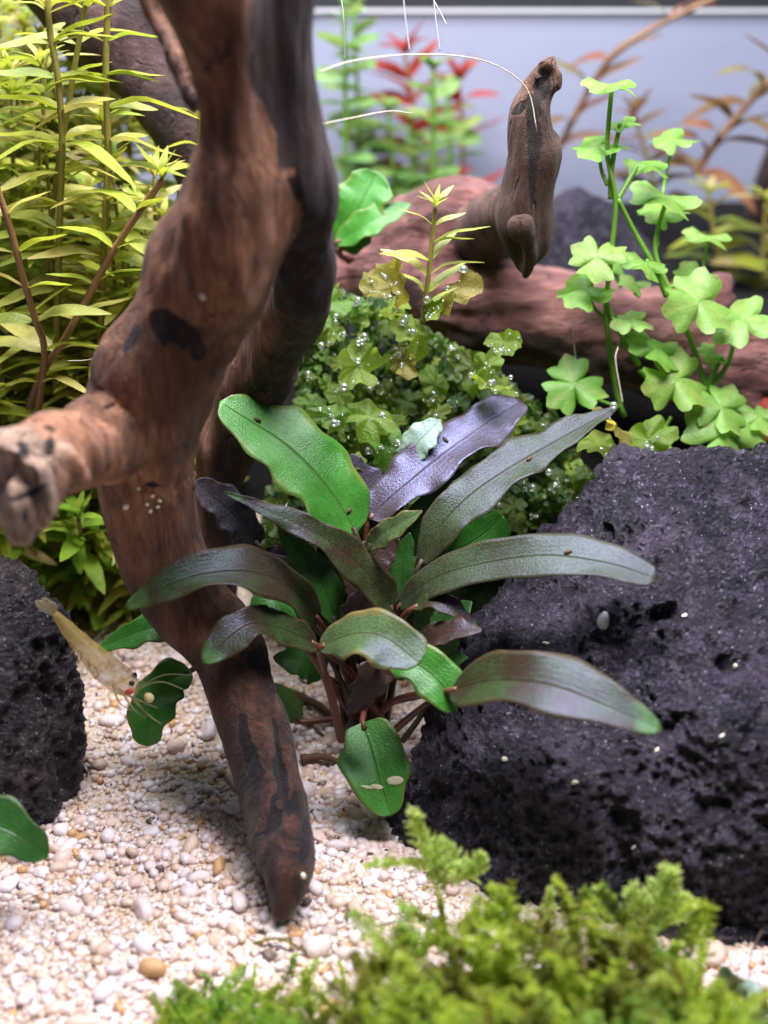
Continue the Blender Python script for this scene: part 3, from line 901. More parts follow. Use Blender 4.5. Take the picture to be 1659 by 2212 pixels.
def crypt(key, pts, hwpx, mat, hint=(0, -0.72, 0.7), base_from=None, wave=0.10, wn=2.6, fold=0.16, a=0.5, b=0.75, label=None, stalk='petiole', twist=0.0, sr=0.075, parent=None, rows=40, cols=13):
    mid = [P(*p) for p in pts]
    hw = cm(hwpx, pts[len(pts) // 2][2], pts[len(pts) // 2][1])
    V, F, U = blade(mid, hw, hint, rows, cols, a, b, fold, wave * hw, wn, hash_(key), twist)
    leaf_sites[key] = (V.copy(), F, rows, cols)
    V2, F2, U2 = thicken(V, F, U, 0.014)
    o = obj('leaf', V2, F2, M[mat], parent or plant, True, U2)
    if label: o['label'] = label
    if stalk:
        b0 = V3(base_from if base_from is not None else crown + Vector((rnd.uniform(-.35, .35), rnd.uniform(-.3, .3), 0)))
        e = V3(mid[0]); d1 = V3(mid[1]) - V3(mid[0]); d1 /= np.linalg.norm(d1)
        mm = (b0 + e) / 2 + np.array((0, 0, 0.25)) - d1 * 0.3
        c = catmull([b0, mm, e, e + d1 * 0.15], 12)
        obj('stalk', *tube(c, np.linspace(sr * 1.15, sr * 0.75, 12), 8), M[stalk], o)
    return o


def hash_(s):
    return sum(ord(c) * (i + 3) for i, c in enumerate(s))


UPN = (0, -0.35, 0.93)
crypt('L1', [(772, 1152, 20.1), (715, 1065, 20.3), (620, 965, 20.6), (476, 866, 20.9)], 90, 'green', (0.22, -0.5, 0.84), wave=0.03, fold=0.10, a=0.34, b=0.50, label='large bright green upright leaf', stalk='darkstalk')
crypt('L2', [(795, 1120, 20.7), (870, 1050, 21.0), (985, 960, 21.7), (1128, 866, 22.8)], 68, 'violet', (-0.15, -0.45, 0.85), wave=0.13, wn=2.2, a=0.42, b=0.42, label='grey violet leaf with wavy edges')
crypt('L3', [(905, 1222, 19.7), (975, 1110, 20.0), (1100, 1010, 20.6), (1335, 880, 21.9)], 56, 'speckled', (-0.25, -0.45, 0.8), wave=0.10, wn=3.2, a=0.5, b=0.75, label='long narrow dark speckled leaf', stalk='darkstalk')
crypt('L4', [(858, 1312, 19.4), (960, 1240, 19.0), (1150, 1200, 18.4), (1300, 1215, 17.9), (1422, 1252, 17.5)], 60, 'speckled', (0.05, -0.48, 0.88), wave=0.08, wn=1.8, a=0.5, b=0.42, fold=0.1, label='long arching leaf reaching right over the lava rock')
crypt('L5', [(850, 1318, 19.3), (780, 1225, 19.1), (680, 1150, 19.0), (484, 1064, 18.9)], 44, 'bronze', (0.30, -0.62, 0.72), wave=0.16, wn=2.2, a=0.4, b=0.9, label='slender bronze leaf crossing below the bright green leaf')
crypt('L6a', [(690, 1340, 19.2), (620, 1265, 18.8), (520, 1235, 18.3), (400, 1250, 17.9), (268, 1312, 17.5)], 56, 'bronze', (0.12, -0.48, 0.87), wave=0.10, wn=1.7, a=0.42, b=0.6, label='olive bronze leaf reaching left across the driftwood')
crypt('L7', [(682, 1392, 18.6), (600, 1355, 18.1), (530, 1352, 17.6), (438, 1432, 17.0)], 48, 'bronze', (0.12, -0.5, 0.86), wave=0.14, wn=1.8, a=0.45, b=0.45, label='curled bronze leaf drooping over the driftwood leg')
crypt('L8', [(688, 1398, 17.9), (760, 1372, 17.6), (830, 1378, 17.3), (908, 1432, 16.9)], 62, 'olive', (-0.05, -0.5, 0.86), wave=0.10, wn=1.4, a=0.5, b=0.38, label='front olive leaf with a reddish midrib')
crypt('L9', [(842, 1420, 17.9), (890, 1430, 17.6), (945, 1470, 17.3), (988, 1532, 17.0)], 52, 'green', (0.1, -0.7, 0.7), wave=0.06, wn=1.4, a=0.4, b=0.38, label='small bright green leaf below the front olive leaf')
crypt('L10', [(975, 1492, 17.0), (1060, 1470, 16.4), (1180, 1478, 15.8), (1310, 1525, 15.3), (1432, 1578, 14.9)], 74, 'bronze', (0.10, -0.5, 0.86), wave=0.05, wn=1.6, a=0.42, b=0.62, label='broad bronze leaf with green tip lying over the lava rock')
crypt('L11', [(782, 1560, 17.9), (800, 1610, 17.5), (818, 1680, 17.0), (845, 1762, 16.5)], 72, 'green', (0.05, -0.7, 0.72), wave=0.03, wn=1.2, a=0.34, b=0.5, fold=0.2, label='low bright green leaf with a pale scar hanging over the sand')
crypt('L12', [(792, 1182, 19.5), (840, 1145, 19.3), (912, 1104, 19.2)], 26, 'olive', (-0.2, -0.75, 0.6), wave=0.08, label='small young olive leaf in the middle', stalk='darkstalk')
crypt('L13', [(925, 1235, 20.9), (990, 1190, 20.8), (1050, 1150, 20.8), (1086, 1112, 20.9)], 56, 'green', (-0.1, -0.8, 0.55), wave=0.04, a=0.45, b=0.35, stalk='darkstalk')
crypt('L14', [(895, 1215, 20.9), (930, 1120, 21), (985, 1040, 21.2)], 50, 'deepgreen', (-0.2, -0.8, 0.5), wave=0.05, a=0.45, b=0.5, stalk='darkstalk')
crypt('L15', [(840, 1140, 21.1), (800, 1070, 21.2), (744, 985, 21.4)], 48, 'violet', (0.3, -0.7, 0.6), wave=0.05, a=0.4, b=0.5)
crypt('L16', [(872, 1010, 21.6), (905, 955, 21.7), (950, 908, 21.9)], 36, 'mint', (-0.2, -0.6, 0.8), wave=0.06, a=0.4, b=0.5, label='pale mint leaf tip behind the grey violet leaf', stalk='darkstalk')
crypt('L17', [(560, 1180, 20.9), (500, 1110, 20.8), (420, 1040, 20.7)], 46, 'violet', (0.25, -0.6, 0.75), wave=0.08, a=0.35, b=0.5, stalk='darkstalk')
crypt('L18', [(890, 1312, 18.9), (950, 1300, 18.6), (1032, 1352, 18.3)], 25, 'bronze', UPN, wave=0.1)
crypt('L19', [(895, 1408, 18.3), (960, 1368, 18.1), (1042, 1362, 17.9)], 34, 'brown', UPN, wave=0.08)
crypt('L20', [(838, 1420, 18.7), (800, 1475, 18.4), (758, 1540, 18.3)], 40, 'brown', (0.3, -0.85, 0.4), wave=0.05, label='dark brown leaf hanging in the shade of the crown')
crypt('L21', [(725, 1345, 20.0), (690, 1250, 20.1), (600, 1140, 20.4)], 40, 'deepgreen', (0.3, -0.75, 0.55), wave=0.06, stalk='darkstalk')
crypt('L22', [(735, 1330, 20.4), (715, 1240, 20.5), (690, 1170, 20.6)], 38, 'deepgreen', (0, -0.85, 0.5), wave=0.06, stalk='darkstalk')
crypt('L23', [(640, 1560, 19.9), (620, 1515, 19.8), (590, 1475, 19.7)], 26, 'green', (0, -0.7, 0.7), wave=0.05)
crypt('L24', [(745, 1375, 19.4), (775, 1320, 19.5), (800, 1255, 19.6)], 36, 'brown', (0, -0.95, 0.2), wave=0.05, label='dark maroon leaf underside', stalk='darkstalk')
crypt('L25', [(700, 1460, 19.6), (660, 1430, 19.4), (590, 1420, 19.2)], 40, 'deepgreen', (0, -0.7, 0.7), wave=0.05, stalk='darkstalk')
crypt('L26', [(870, 1330, 19.9), (870, 1230, 20.3), (885, 1150, 20.6)], 30, 'deepgreen', (0, -0.95, 0.25), wave=0.05, stalk='darkstalk')
crypt('L27', [(920, 1500, 18.6), (960, 1440, 18.4), (1010, 1420, 18.2)], 40, 'deepgreen', UPN, wave=0.05)
crypt('L28', [(770, 1300, 19.8), (800, 1215, 20.1), (860, 1130, 20.4)], 44, 'brown', (-0.1, -0.95, 0.25), wave=0.08, stalk='darkstalk')
crypt('L29', [(660, 1330, 19.6), (590, 1295, 19.4), (530, 1330, 19.3)], 34, 'deepgreen', UPN, wave=0.06, stalk='darkstalk')
crypt('L30', [(930, 1350, 19.6), (980, 1330, 19.5), (1020, 1300, 19.6)], 34, 'deepgreen', UPN, wave=0.06, stalk='darkstalk')
crypt('L31', [(700, 1240, 20.9), (640, 1210, 20.9), (570, 1190, 21)], 40, 'brown', (0.2, -0.7, 0.6), wave=0.08, stalk='darkstalk')
# bare stalks in front of the crown
for a_, b_, c_, r_ in [((738, 1598, 19.2), (705, 1470, 18.9), (658, 1392, 18.6), .10), ((765, 1590, 19.6), (745, 1490, 19.4), (700, 1400, 19.2), .07), ((850, 1580, 18.9), (890, 1545, 18.5), (930, 1515, 18.2), .08),
                       ((870, 1600, 18.9), (900, 1560, 18.6), (925, 1520, 18.4), .07), ((745, 1560, 20), (725, 1430, 20), (720, 1330, 20), .07), ((760, 1540, 20), (762, 1400, 20.1), (755, 1290, 20.2), .08),
                       ((700, 1400, 20.0), (690, 1300, 20.2), (665, 1230, 20.4), .06), ((880, 1400, 19.9), (890, 1300, 20.1), (905, 1200, 20.1), .07), ((640, 1360, 19), (600, 1330, 18.9), (560, 1310, 18.7), .07)]:
    c = catmull([P(*a_), P(*b_), P(*c_)], 14)
    obj('stalk', *tube(c, np.linspace(r_, r_ * 0.75, 14), 8), M['petiole' if r_ > .075 else 'darkstalk'], plant)
# scar on the low leaf
sv, sf, sr_, sc_ = leaf_sites['L11']
def on_leaf(key, t, v, lift=0.03):
    V, F, r_, c_ = leaf_sites[key]
    N = vnormals(V, F)
    i = int(round(t * (r_ - 1))) * c_ + int(round((v + 1) / 2 * (c_ - 1)))
    n = N[i]
    if n @ V3(TOCAM) < 0: n = -n
    return V[i] + n * lift, n


def little(name, p, n, size, mat, label, cat, group=None, sub=1, parent=None):
    V, F = ico(sub)
    q = Vector((0, 0, 1)).rotation_difference(Vector(n))
    Mx = np.array((Quaternion(Vector(n), rnd.uniform(0, 6)) @ q).to_matrix())
    W = (V * np.array(size)) @ Mx.T + V3(p)
    o = obj(name, W, F, mat, parent)
    if not parent: tag(o, label, cat, group)
    return o


# ------------------------------------------------------------------ separate small green plants at the sand
gp = empty('green_plant', PZ(400, 1440, 0), 'pair of fresh green leaves growing from the sand behind the driftwood leg', 'plant')
crypt('G1', [(430, 1345, 19.6), (330, 1355, 19.3), (213, 1402, 19.2)], 36, 'green', (0, -0.6, 0.8), base_from=PZ(450, 1440, 0), wave=0.04, a=0.3, b=0.6, parent=gp)
crypt('G2', [(412, 1450, 19.2), (360, 1475, 18.8), (325, 1540, 18.2), (318, 1612, 17.9)], 50, 'green', (0.1, -0.5, 0.86), base_from=PZ(440, 1450, 0), wave=0.08, a=0.4, b=0.5, fold=0.3, parent=gp)
fp = empty('green_plant', PZ(-140, 1900, 0), 'single pointed green leaf entering at the left edge under the dark rock', 'plant')
crypt('G3', [(-150, 1810, 15.2), (-60, 1780, 15.1), (20, 1795, 14.9), (104, 1852, 14.8)], 66, 'deepgreen', (0.05, -0.65, 0.75), base_from=PZ(-190, 1930, 0), wave=0.02, a=0.4, b=0.6, parent=fp)
sd = empty('seedling', PZ(1592, 2260, 0), 'tiny two-leaved seedling on the sand at the lower right corner', 'plant')
c = catmull([PZ(1592, 2300, 0), P(1596, 2215, 12.4), P(1600, 2160, 12.6)], 10)
so = obj('stem', *tube(c, np.linspace(.10, .06, 10), 8), M['clover_stem'], sd)
for pts, mt in (([(1598, 2162, 12.6), (1570, 2120, 12.7), (1558, 2085, 12.8)], 'olive'), ([(1600, 2168, 12.6), (1620, 2140, 12.5), (1655, 2160, 12.3)], 'mint')):
    mid = [P(*p) for p in pts]
    V, F, U = blade(mid, .17, UPN, 12, 7, .5, .5)
    obj('leaf', *thicken(V, F, U, .02)[:2], M[mt], sd, True, thicken(V, F, U, .02)[2])


# ================================================================== stem plants
def leaf_mesh(L, W, droop, fold, mat, rows=8, cols=3, a=0.6, b=0.8):
    mid = [(0, 0, 0), (L * .35, 0, L * 0.06), (L * .7, 0, -droop * L * .35), (L, 0, -droop * L)]
    V, F, U = blade([Vector(p) for p in mid], W, (0, 0, 1), rows, cols, a, b, fold)
    me = mesh(V, F, True, U)
    me.materials.append(mat)
    return me


def orient(p, azim, pitch, roll, s):
    q = Quaternion((0, 0, 1), azim) @ Quaternion((0, 1, 0), -pitch) @ Quaternion((1, 0, 0), roll)
    return Matrix.Translation(p) @ q.to_matrix().to_4x4() @ Matrix.Scale(s, 4)


def stem_plant(name, pts, meshes, stem_mat, label, cat='plant', group=None, gap=0.6, n=2, r=0.07, pitch=(0.0, 0.5), s=(0.8, 1.15), seed=1, top=True, skip=0.0, side=False):
    rr = random.Random(seed)
    P3 = [P(*p) if len(p) == 3 and not isinstance(p, Vector) else p for p in pts]
    L = sum((P3[i + 1] - P3[i]).length for i in range(len(P3) - 1))
    k = max(8, int(L / gap) + 1)
    C = catmull(P3, k)
    base = C[np.argmin(C[:, 2])]
    e = empty(name, Vector(base), label, cat, group)
    obj('stem', *tube(catmull(P3, 24), np.linspace(r, r * 0.8, 24) if C[0][2] < C[-1][2] else np.linspace(r * 0.8, r, 24), 7), stem_mat, e)
    hi = C[0][2] > C[-1][2]
    az0 = rr.uniform(0, 6.28)
    for i in range(k):
        if rr.random() < skip: continue
        t = i / (k - 1) if not hi else 1 - i / (k - 1)
        az0 += math.pi / 2 + rr.uniform(-.3, .3)
        for j in range(n):
            az = az0 + j * 2 * math.pi / n + rr.uniform(-.25, .25)
            if side: az = (0 if math.cos(az) > 0 else math.pi) + rr.uniform(-.7, .7)
            sc = rr.uniform(*s) * (1 - 0.45 * max(0, (t - 0.75) / 0.25))
            pi_ = rr.uniform(*pitch) + (0.5 * max(0, (t - 0.8) / 0.2))
            place('leaf', rr.choice(meshes), orient(Vector(C[i]), az, pi_, rr.uniform(-.5, .5), sc), e)
    if top:
        tip = Vector(C[0] if hi else C[-1])
        for j in range(5):
            place('leaf', rr.choice(meshes), orient(tip, j * 1.257 + rr.uniform(-.3, .3), rr.uniform(.6, 1.2), 0, s[0] * 0.6), e)
    return e


lm = [leaf_mesh(1.4, .16, d, .25, M['thicket']) for d in (0.0, .12, .22, .05)] + [leaf_mesh(1.05, .16, d, .3, M['thicket']) for d in (.05, .18)] + [leaf_mesh(1.6, .15, .2, .25, M['thicket'])]
TG = 'yellow green stem plants behind the driftwood'
stem_plant('stem_plant', [(236, -60, 24.3), (228, 150, 24.3), (233, 320, 24.3), (227, 480, 24.3), (220, 640, 24.4), (210, 900, 24.5)], lm, M['thicket_stem'], 'upright thick-stemmed yellow green plant standing just left of the trunk', 'plant', TG, .62, 3, .085, (-.15, .25), (.95, 1.3), seed=4, top=False, side=True)
stem_plant('stem_plant', [(100, -60, 23.9), (106, 60, 23.9), (125, 170, 23.9), (134, 310, 24), (130, 440, 24.1), (125, 620, 24.2), (120, 850, 24.4)], lm, M['thicket_stem'], 'stem plant with a gently bowed stem, left of the thick upright one', 'plant', TG, .62, 3, .08, (-.15, .25), (.95, 1.3), seed=9, top=False, side=True)
stem_plant('stem_plant', [(196, -60, 25), (172, 80, 25), (150, 210, 25), (120, 400, 25.1), (95, 650, 25.2)], lm, M['thicket_stem'], 'stem plant leaning right between the bowed and the upright stems', 'plant', TG, .66, 2, .07, (0, .5), seed=14, top=False, side=True)
stem_plant('stem_plant', [(352, 388, 22.6), (292, 470, 22.7), (236, 558, 22.8), (186, 648, 22.9), (138, 735, 23), (92, 805, 23.1), (55, 900, 23.2)], lm, M['red_stem'], 'slanting reddish stem plant whose leafy tip almost touches the trunk', 'plant', TG, .85, 2, .085, (-.1, .6), (.8, 1.2), seed=22, side=True)
stem_plant('stem_plant', [(-15, 380, 22.3), (24, 500, 22.4), (50, 600, 22.5), (76, 690, 22.7), (96, 760, 22.9), (80, 900, 23)], lm, M['red_stem'], 'reddish stem plant entering at the left edge and leaning right downwards', 'plant', TG, .8, 2, .08, (0, .5), seed=31, top=False, side=True)
fr = random.Random(5)
for i in range(46):
    px = -70 + 520 * ((i * 0.618) % 1)
    y = fr.uniform(24.8, 32)
    topy = fr.uniform(0, 520) if px < 160 else fr.uniform(120, 600)
    if px > 340: topy += 60
    base_px = px + fr.uniform(-60, 60)
    b0 = Vector((P(base_px, 900, y).x, y, ground_h(0, y)))
    stem_plant('stem_plant', [b0, (b0 + P(px + fr.uniform(-20, 20), topy, y)) / 2 + Vector((fr.uniform(-.5, .5), 0, 0)), P(px, topy, y)], lm, M['thicket_stem'],
               'yellow green stem plant in the dense thicket left of the trunk', 'plant', TG, .55, 3, .05, (-.15, .3), (.8, 1.25), seed=100 + i)
for i in range(16):
    px = -60 + 330 * ((i * 0.618) % 1)
    y = fr.uniform(23.6, 26)
    b0 = Vector((P(px, 950, y).x, y, ground_h(0, y)))
    stem_plant('stem_plant', [b0, P(px + fr.uniform(-40, 40), fr.uniform(560, 800), y)], lm, M['thicket_stem'], 'short yellow green stem plant low in the left thicket', 'plant', TG, .5, 3, .05, (-.15, .35), (.8, 1.2), seed=700 + i)
for i in range(22):
    px = -90 + 400 * ((i * 0.618) % 1)
    y = fr.uniform(31.5, 35.5)
    b0 = Vector((P(px, 700, y).x, y, ground_h(0, y)))
    stem_plant('stem_plant', [b0, P(px + fr.uniform(-30, 30), fr.uniform(-60, 160), y)], lm, M['thicket_stem'], 'yellow green stem plant at the very back of the left thicket', 'plant', TG, .75, 3, .06, (-.15, .3), (1.1, 1.6), seed=180 + i)
gm = [leaf_mesh(1.55, .19, d, .22, M['low']) for d in (0.1, .2, .05)] + [leaf_mesh(1.2, .2, .15, .25, M['low'])]
LG = 'low fresh green plants below the stub'
for i, (px, py, y, tx, ty, lab) in enumerate([(60, 1290, 22.6, 40, 1080, 'fresh green plant low behind the left rock'), (190, 1270, 22.3, 170, 1120, 'fresh green plant low between left rock and driftwood leg'),
                                               (130, 1230, 23.4, 110, 1010, 'fresh green plant showing under the driftwood stub'), (250, 1200, 23.6, 235, 1000, 'fresh green plant close behind the driftwood leg'), (20, 1200, 23.8, -20, 900, 'fresh green plant at the left edge under the stub')]):
    b0 = PZ(px, py, 0.0)
    stem_plant('stem_plant', [b0, P(tx, ty, y)], gm, M['thicket_stem'], lab, 'plant', LG, .55, 3, .06, (-.2, .35), (.8, 1.15), seed=300 + i)
for i in range(8):
    px = 30 + i * 45
    b0 = Vector((P(px, 1000, 24.5).x, 24.5 + 0.3 * (i % 3), 0.1))
    stem_plant('stem_plant', [b0, P(px + fr.uniform(-30, 30), fr.uniform(820, 960), 24.6 + 0.3 * (i % 3))], gm if i % 2 else lm, M['thicket_stem'], 'short green stem plant at the shaded foot of the thicket', 'plant', 'short plants at the foot of the thicket', .6, 3, .055, (-.1, .5), (.8, 1.1), seed=340 + i)

# background plants
rm = [leaf_mesh(1.1, .38, d, .12, M['round'], 7, 3, .5, .5) for d in (0, .15, .3)]
BG = 'light green round-leaved stems at the back glass'
for i, (x0, y0, x1, y1, dpt, lab) in enumerate([(735, 420, 742, -20, 40, 'tall round-leaved green stem right beside the trunk at the back'), (770, 420, 765, 20, 42, 'tall round-leaved green stem, second from the trunk'), (850, 420, 838, 240, 41, 'short round-leaved green stem below the red plant'),
                                                  (925, 410, 935, 150, 38, 'sharp green stem with round leaves in front of the red plant'), (890, 430, 885, 260, 42, 'short round-leaved green stem between two taller ones'), (975, 420, 965, 190, 41, 'round-leaved green stem nearest the upright branch stub'), (810, 430, 800, 300, 43, 'lowest round-leaved green stem behind the log')]):
    p1 = P(x1, y1, dpt)
    b0 = Vector((P(x0, y0, dpt).x, dpt, ground_h(0, dpt)))
    stem_plant('round_leaf_plant', [b0, (b0 + p1) / 2 + Vector((.1, 0, 0)), p1], rm, M['clover_stem'], lab, 'plant', BG, .8, 3, .09, (0, .6), (.8, 1.3), seed=400 + i, side=True)
rd = [leaf_mesh(2.3, .42, d, .2, M['redleaf'], 8, 3, .6, .8) for d in (0, .15, .3)]
stem_plant('red_plant', [Vector((P(900, 400, 43).x, 43, 5)), P(895, 260, 43), P(875, 120, 43)], rd, M['red_stem'], 'red-leaved plant with tall tip at the back glass', 'plant', 'red plants', 1.3, 3, .09, (.1, .9), (.8, 1.15), seed=501, side=True)
stem_plant('red_plant', [Vector((P(1000, 400, 44).x, 44, 5)), P(1000, 300, 44), P(990, 180, 44)], rd, M['red_stem'], 'lower red-leaved plant at the back between green stems and branch stub', 'plant', 'red plants', 1.3, 3, .09, (.1, .8), (.8, 1.1), seed=502, side=True, skip=.3)
ru = [leaf_mesh(2.0, .32, d, .2, M['rustleaf'], 8, 3, .6, .8) for d in (.05, .2, .4)]
RG = 'rusty stems at the back right'
stem_plant('rusty_stem_plant', [P(1500, 375, 39), P(1560, 290, 39), P(1620, 220, 39), P(1720, 110, 39)], ru, M['red_stem'], 'rusty-leaved stem leaning right near the right edge', 'plant', RG, 1.0, 2, .13, (-.2, .7), (.8, 1.2), seed=511, top=False, side=True)
stem_plant('rusty_stem_plant', [P(1200, 330, 42), P(1290, 165, 41.5), P(1350, 100, 41), P(1440, 45, 41), P(1600, -30, 41)], ru, M['red_stem'], 'long rusty stem rising diagonally behind the clover-leaved plant', 'plant', RG, 1.3, 2, .12, (-.2, .7), (.7, 1.1), seed=514, top=False, side=True, skip=.2)
stem_plant('rusty_stem_plant', [P(1420, 430, 41), P(1395, 330, 41), P(1370, 250, 41)], ru, M['thicket_stem'], 'thin short rusty stem between the two longer ones', 'plant', RG, 1.2, 2, .08, (0, .7), (.7, 1.0), seed=516, side=True)
og = [leaf_mesh(2.0, .3, d, .2, M['thicket'], 8, 3, .6, .8) for d in (.1, .3)]
for i, (x0, y0, x1, y1) in enumerate([(1560, 640, 1530, 420), (1640, 640, 1655, 440)]):
    p1 = P(x1, y1, 37)
    stem_plant('olive_plant', [Vector((P(x0, y0, 37).x, 37, ground_h(0, 37))), p1], og, M['thicket_stem'], ['olive plant behind the right end of the log', 'yellowish plant at the right edge behind the log'][i], 'plant', 'olive plants behind the log', 1.1, 2, .09, (-.1, .6), (.7, 1.0), seed=530 + i, side=True)
bl = empty('broad_leaf_plant', P(800, 560, 29.5), 'bright green broad leaves pressed against the trunk above the log', 'plant')
crypt('B1', [(735, 540, 28.0), (770, 460, 28), (815, 370, 28.3)], 62, 'green', (-.2, -.85, .4), base_from=P(760, 560, 29.3), wave=.05, parent=bl, a=.3, b=.35, sr=.08)
crypt('B2', [(725, 525, 27.8), (800, 480, 27.7), (888, 440, 27.9)], 34, 'green', (0, -.7, .7), base_from=P(755, 565, 29.3), wave=.05, parent=bl, sr=.08)
sprm = [leaf_mesh(1.15, .13, d, .2, M['sprout'], 8, 3) for d in (.05, .2)]
stem_plant('sprout', [P(912, 700, 23.2), P(925, 600, 23.2), P(940, 450, 23.3)], sprm, M['thicket_stem'], 'pale yellow sprout standing above the bubbly liverwort', 'plant', None, .42, 2, .055, (.2, .8), (.7, 1.1), seed=560, side=True)
rl = empty('red_leaf', P(1680, 900, 26.3), 'small red leaf at the right edge below the log', 'leaf')
V, F, U = blade([P(1700, 960, 26.3), P(1665, 900, 26.3), P(1652, 860, 26.4)], .45, (0, -.8, .6), 10, 5, .5, .5)
obj('blade', V, F, M['redleaf'], rl, True, U)


# ================================================================== clover-leaved plant
def lobed(seed, mat):
    """three fan-shaped leaflets meeting at the centre, with scalloped margins"""
    rr = random.Random(seed)
    V, F, U = [(0, 0, 0)], [], [(0, .25)]
    K, rings = 84, 4
    for i in range(1, rings + 1):
        for k in range(K):
            th = k / K * 2 * math.pi
            l = (th / (2 * math.pi) * 3 + .5) % 1 - .5            # -0.5..0.5 across a leaflet
            prof = (max(0.0, 1 - abs(2 * l) ** 3.2)) ** .55
            r = 0.30 + 0.70 * prof
            r *= 1 + (0.11 * math.cos(l * 2 * math.pi * 3.0) + 0.022 * math.cos(l * 2 * math.pi * 9.0 + seed)) * (i == rings) * (prof > .2)
            f = i / rings
            x, y = r * f * math.cos(th), r * f * math.sin(th)
            z = 0.16 * f * f * math.cos(3 * th + 1.0) * 1.1 - 0.06 * f * (1 - min(1, abs(l) * 4)) + 0.06 * math.sin(5 * x + seed) * f - 0.10 * f * f
            V.append((x, y, z))
            U.append((f * .8, .5 - .5 * min(1, abs(l) * 1.2) if l < 0 else .5 + .5 * min(1, abs(l) * 1.2)))
    for k in range(K):
        F.append((0, 1 + k, 1 + (k + 1) % K))
    for i in range(rings - 1):
        for k in range(K):
            a = 1 + i * K; b = 1 + (i + 1) * K
            F.append((a + k, b + k, b + (k + 1) % K, a + (k + 1) % K))
    me = mesh(np.array(V), F, True, U)
    me.materials.append(mat)
    return me


cl = [lobed(i, M['clover']) for i in range(5)]
CG = 'clover-leaved plants over the log'


def clover(pts_stems, leaves, label, seed):
    rr = random.Random(seed)
    base = P(*pts_stems[0][0])
    e = empty('clover_leaf_plant', base, label, 'plant', CG)
    curves = []
    for s_, r_ in pts_stems:
        pass
    return e


def clover_plant(label, stems, leaves, seed):
    rr = random.Random(seed)
    e = empty('clover_leaf_plant', P(*stems[0][-1]), label, 'plant', CG)
    for s_ in stems:
        c = catmull([P(*p) for p in s_], 26)
        obj('stem', *tube(c, np.linspace(.05, .068, 26), 7), M['clover_stem'], e)
    for (px, py, y, size, tilt, sx, sy_, attach) in leaves:
        p = P(px, py, y)
        sz = cm(size, y, py) * 0.84
        q = Quaternion((1, 0, 0), R(tilt)) @ Quaternion((0, 1, 0), R(sx)) @ Quaternion((0, 0, 1), rr.uniform(0, 6.28) if sy_ is None else R(sy_))
        lf = place('leaf', rr.choice(cl), Matrix.Translation(p) @ q.to_matrix().to_4x4() @ Matrix.Scale(sz, 4), e)
        ORG[lf.name] = Vector(p)
        if attach:
            a = P(*attach)
            c = catmull([a, (a + p) / 2 + Vector((0, .1, -.12)), p], 10)
            obj('petiole', *tube(c, np.linspace(.045, .035, 10), 6), M['clover_stem'], e)
    return e


# tilt: rotation about x; positive tips the far edge up and shows the face to the camera
clover_plant('tall clover-leaved plant rising in front of the log right of the stub',
    [[(1322, 185, 24.8), (1312, 330, 24.8), (1330, 430, 24.7), (1320, 560, 24.6), (1310, 680, 24.5), (1332, 850, 24.4), (1350, 900, 24.3)],
     [(1375, 360, 25.2), (1335, 430, 24.8)], [(1340, 265, 25), (1322, 360, 24.9), (1320, 430, 24.8)],
     [(1335, 430, 24.7), (1370, 500, 24.7), (1410, 570, 24.6), (1440, 640, 24.6)], [(1305, 640, 24.5), (1330, 700, 24.4), (1380, 790, 24.3)]],
    [(1322, 182, 24.8, 74, 4, 4, None, None), (1350, 264, 25.1, 42, 8, -8, None, None), (1292, 314, 25.0, 74, 10, -4, None, (1312, 400, 24.8)), (1400, 356, 25.4, 60, 10, 6, None, None),
     (1290, 555, 24.2, 74, 34, -10, 20, (1318, 590, 24.6)), (1395, 570, 24.3, 60, 14, 12, None, (1400, 560, 24.6)), (1265, 625, 24.4, 82, 12, -6, None, (1310, 690, 24.5)), (1240, 830, 24.0, 84, 42, 0, 100, (1340, 880, 24.3)),
     (1365, 692, 24.3, 58, 10, 0, None, (1330, 760, 24.4)), (1420, 750, 24.2, 80, 16, 18, 40, (1350, 720, 24.4))], 61)
clover_plant('clover-leaved plant with many leaves at the right in front of the log',
    [[(1440, 430, 25.6), (1415, 530, 25.2), (1435, 600, 24.9), (1480, 700, 24.6), (1520, 820, 24.4), (1540, 880, 24.3)], [(1590, 720, 24.7), (1570, 790, 24.5), (1525, 850, 24.4)], [(1560, 770, 24.5), (1530, 830, 24.4)],
     [(1380, 800, 24.2), (1450, 860, 24.0), (1540, 880, 24.1)]],
    [(1440, 424, 25.6, 92, 8, 10, None, None), (1430, 455, 26.4, 66, 16, 0, None, (1420, 540, 25.6)), (1455, 300, 27.4, 64, 10, -4, None, (1430, 430, 27)), (1530, 510, 26.8, 62, 4, 6, None, (1520, 600, 26.4)),
     (1510, 650, 24.2, 98, 40, 10, 80, (1480, 690, 24.6)), (1610, 690, 24.4, 96, 14, -16, None, (1590, 720, 24.7)), (1540, 765, 24.6, 44, 20, 16, None, None), (1460, 820, 23.7, 92, 44, 8, 200, (1450, 860, 24.0)),
     (1560, 880, 23.6, 78, 40, 10, 60, (1540, 890, 24.1)), (1570, 935, 23.3, 112, 40, 14, 150, (1545, 890, 24.1)), (1640, 900, 23.8, 60, 20, 0, None, (1545, 890, 24.1)), (1330, 560, 27, 60, 16, 0, None, (1340, 620, 26.6)), (1500, 590, 25.8, 56, 14, 0, None, (1450, 620, 25)),
     (1425, 940, 23.2, 50, 30, 0, None, (1450, 900, 23.6)), (1370, 610, 26, 46, 8, 0, None, (1380, 640, 25.6))], 67)


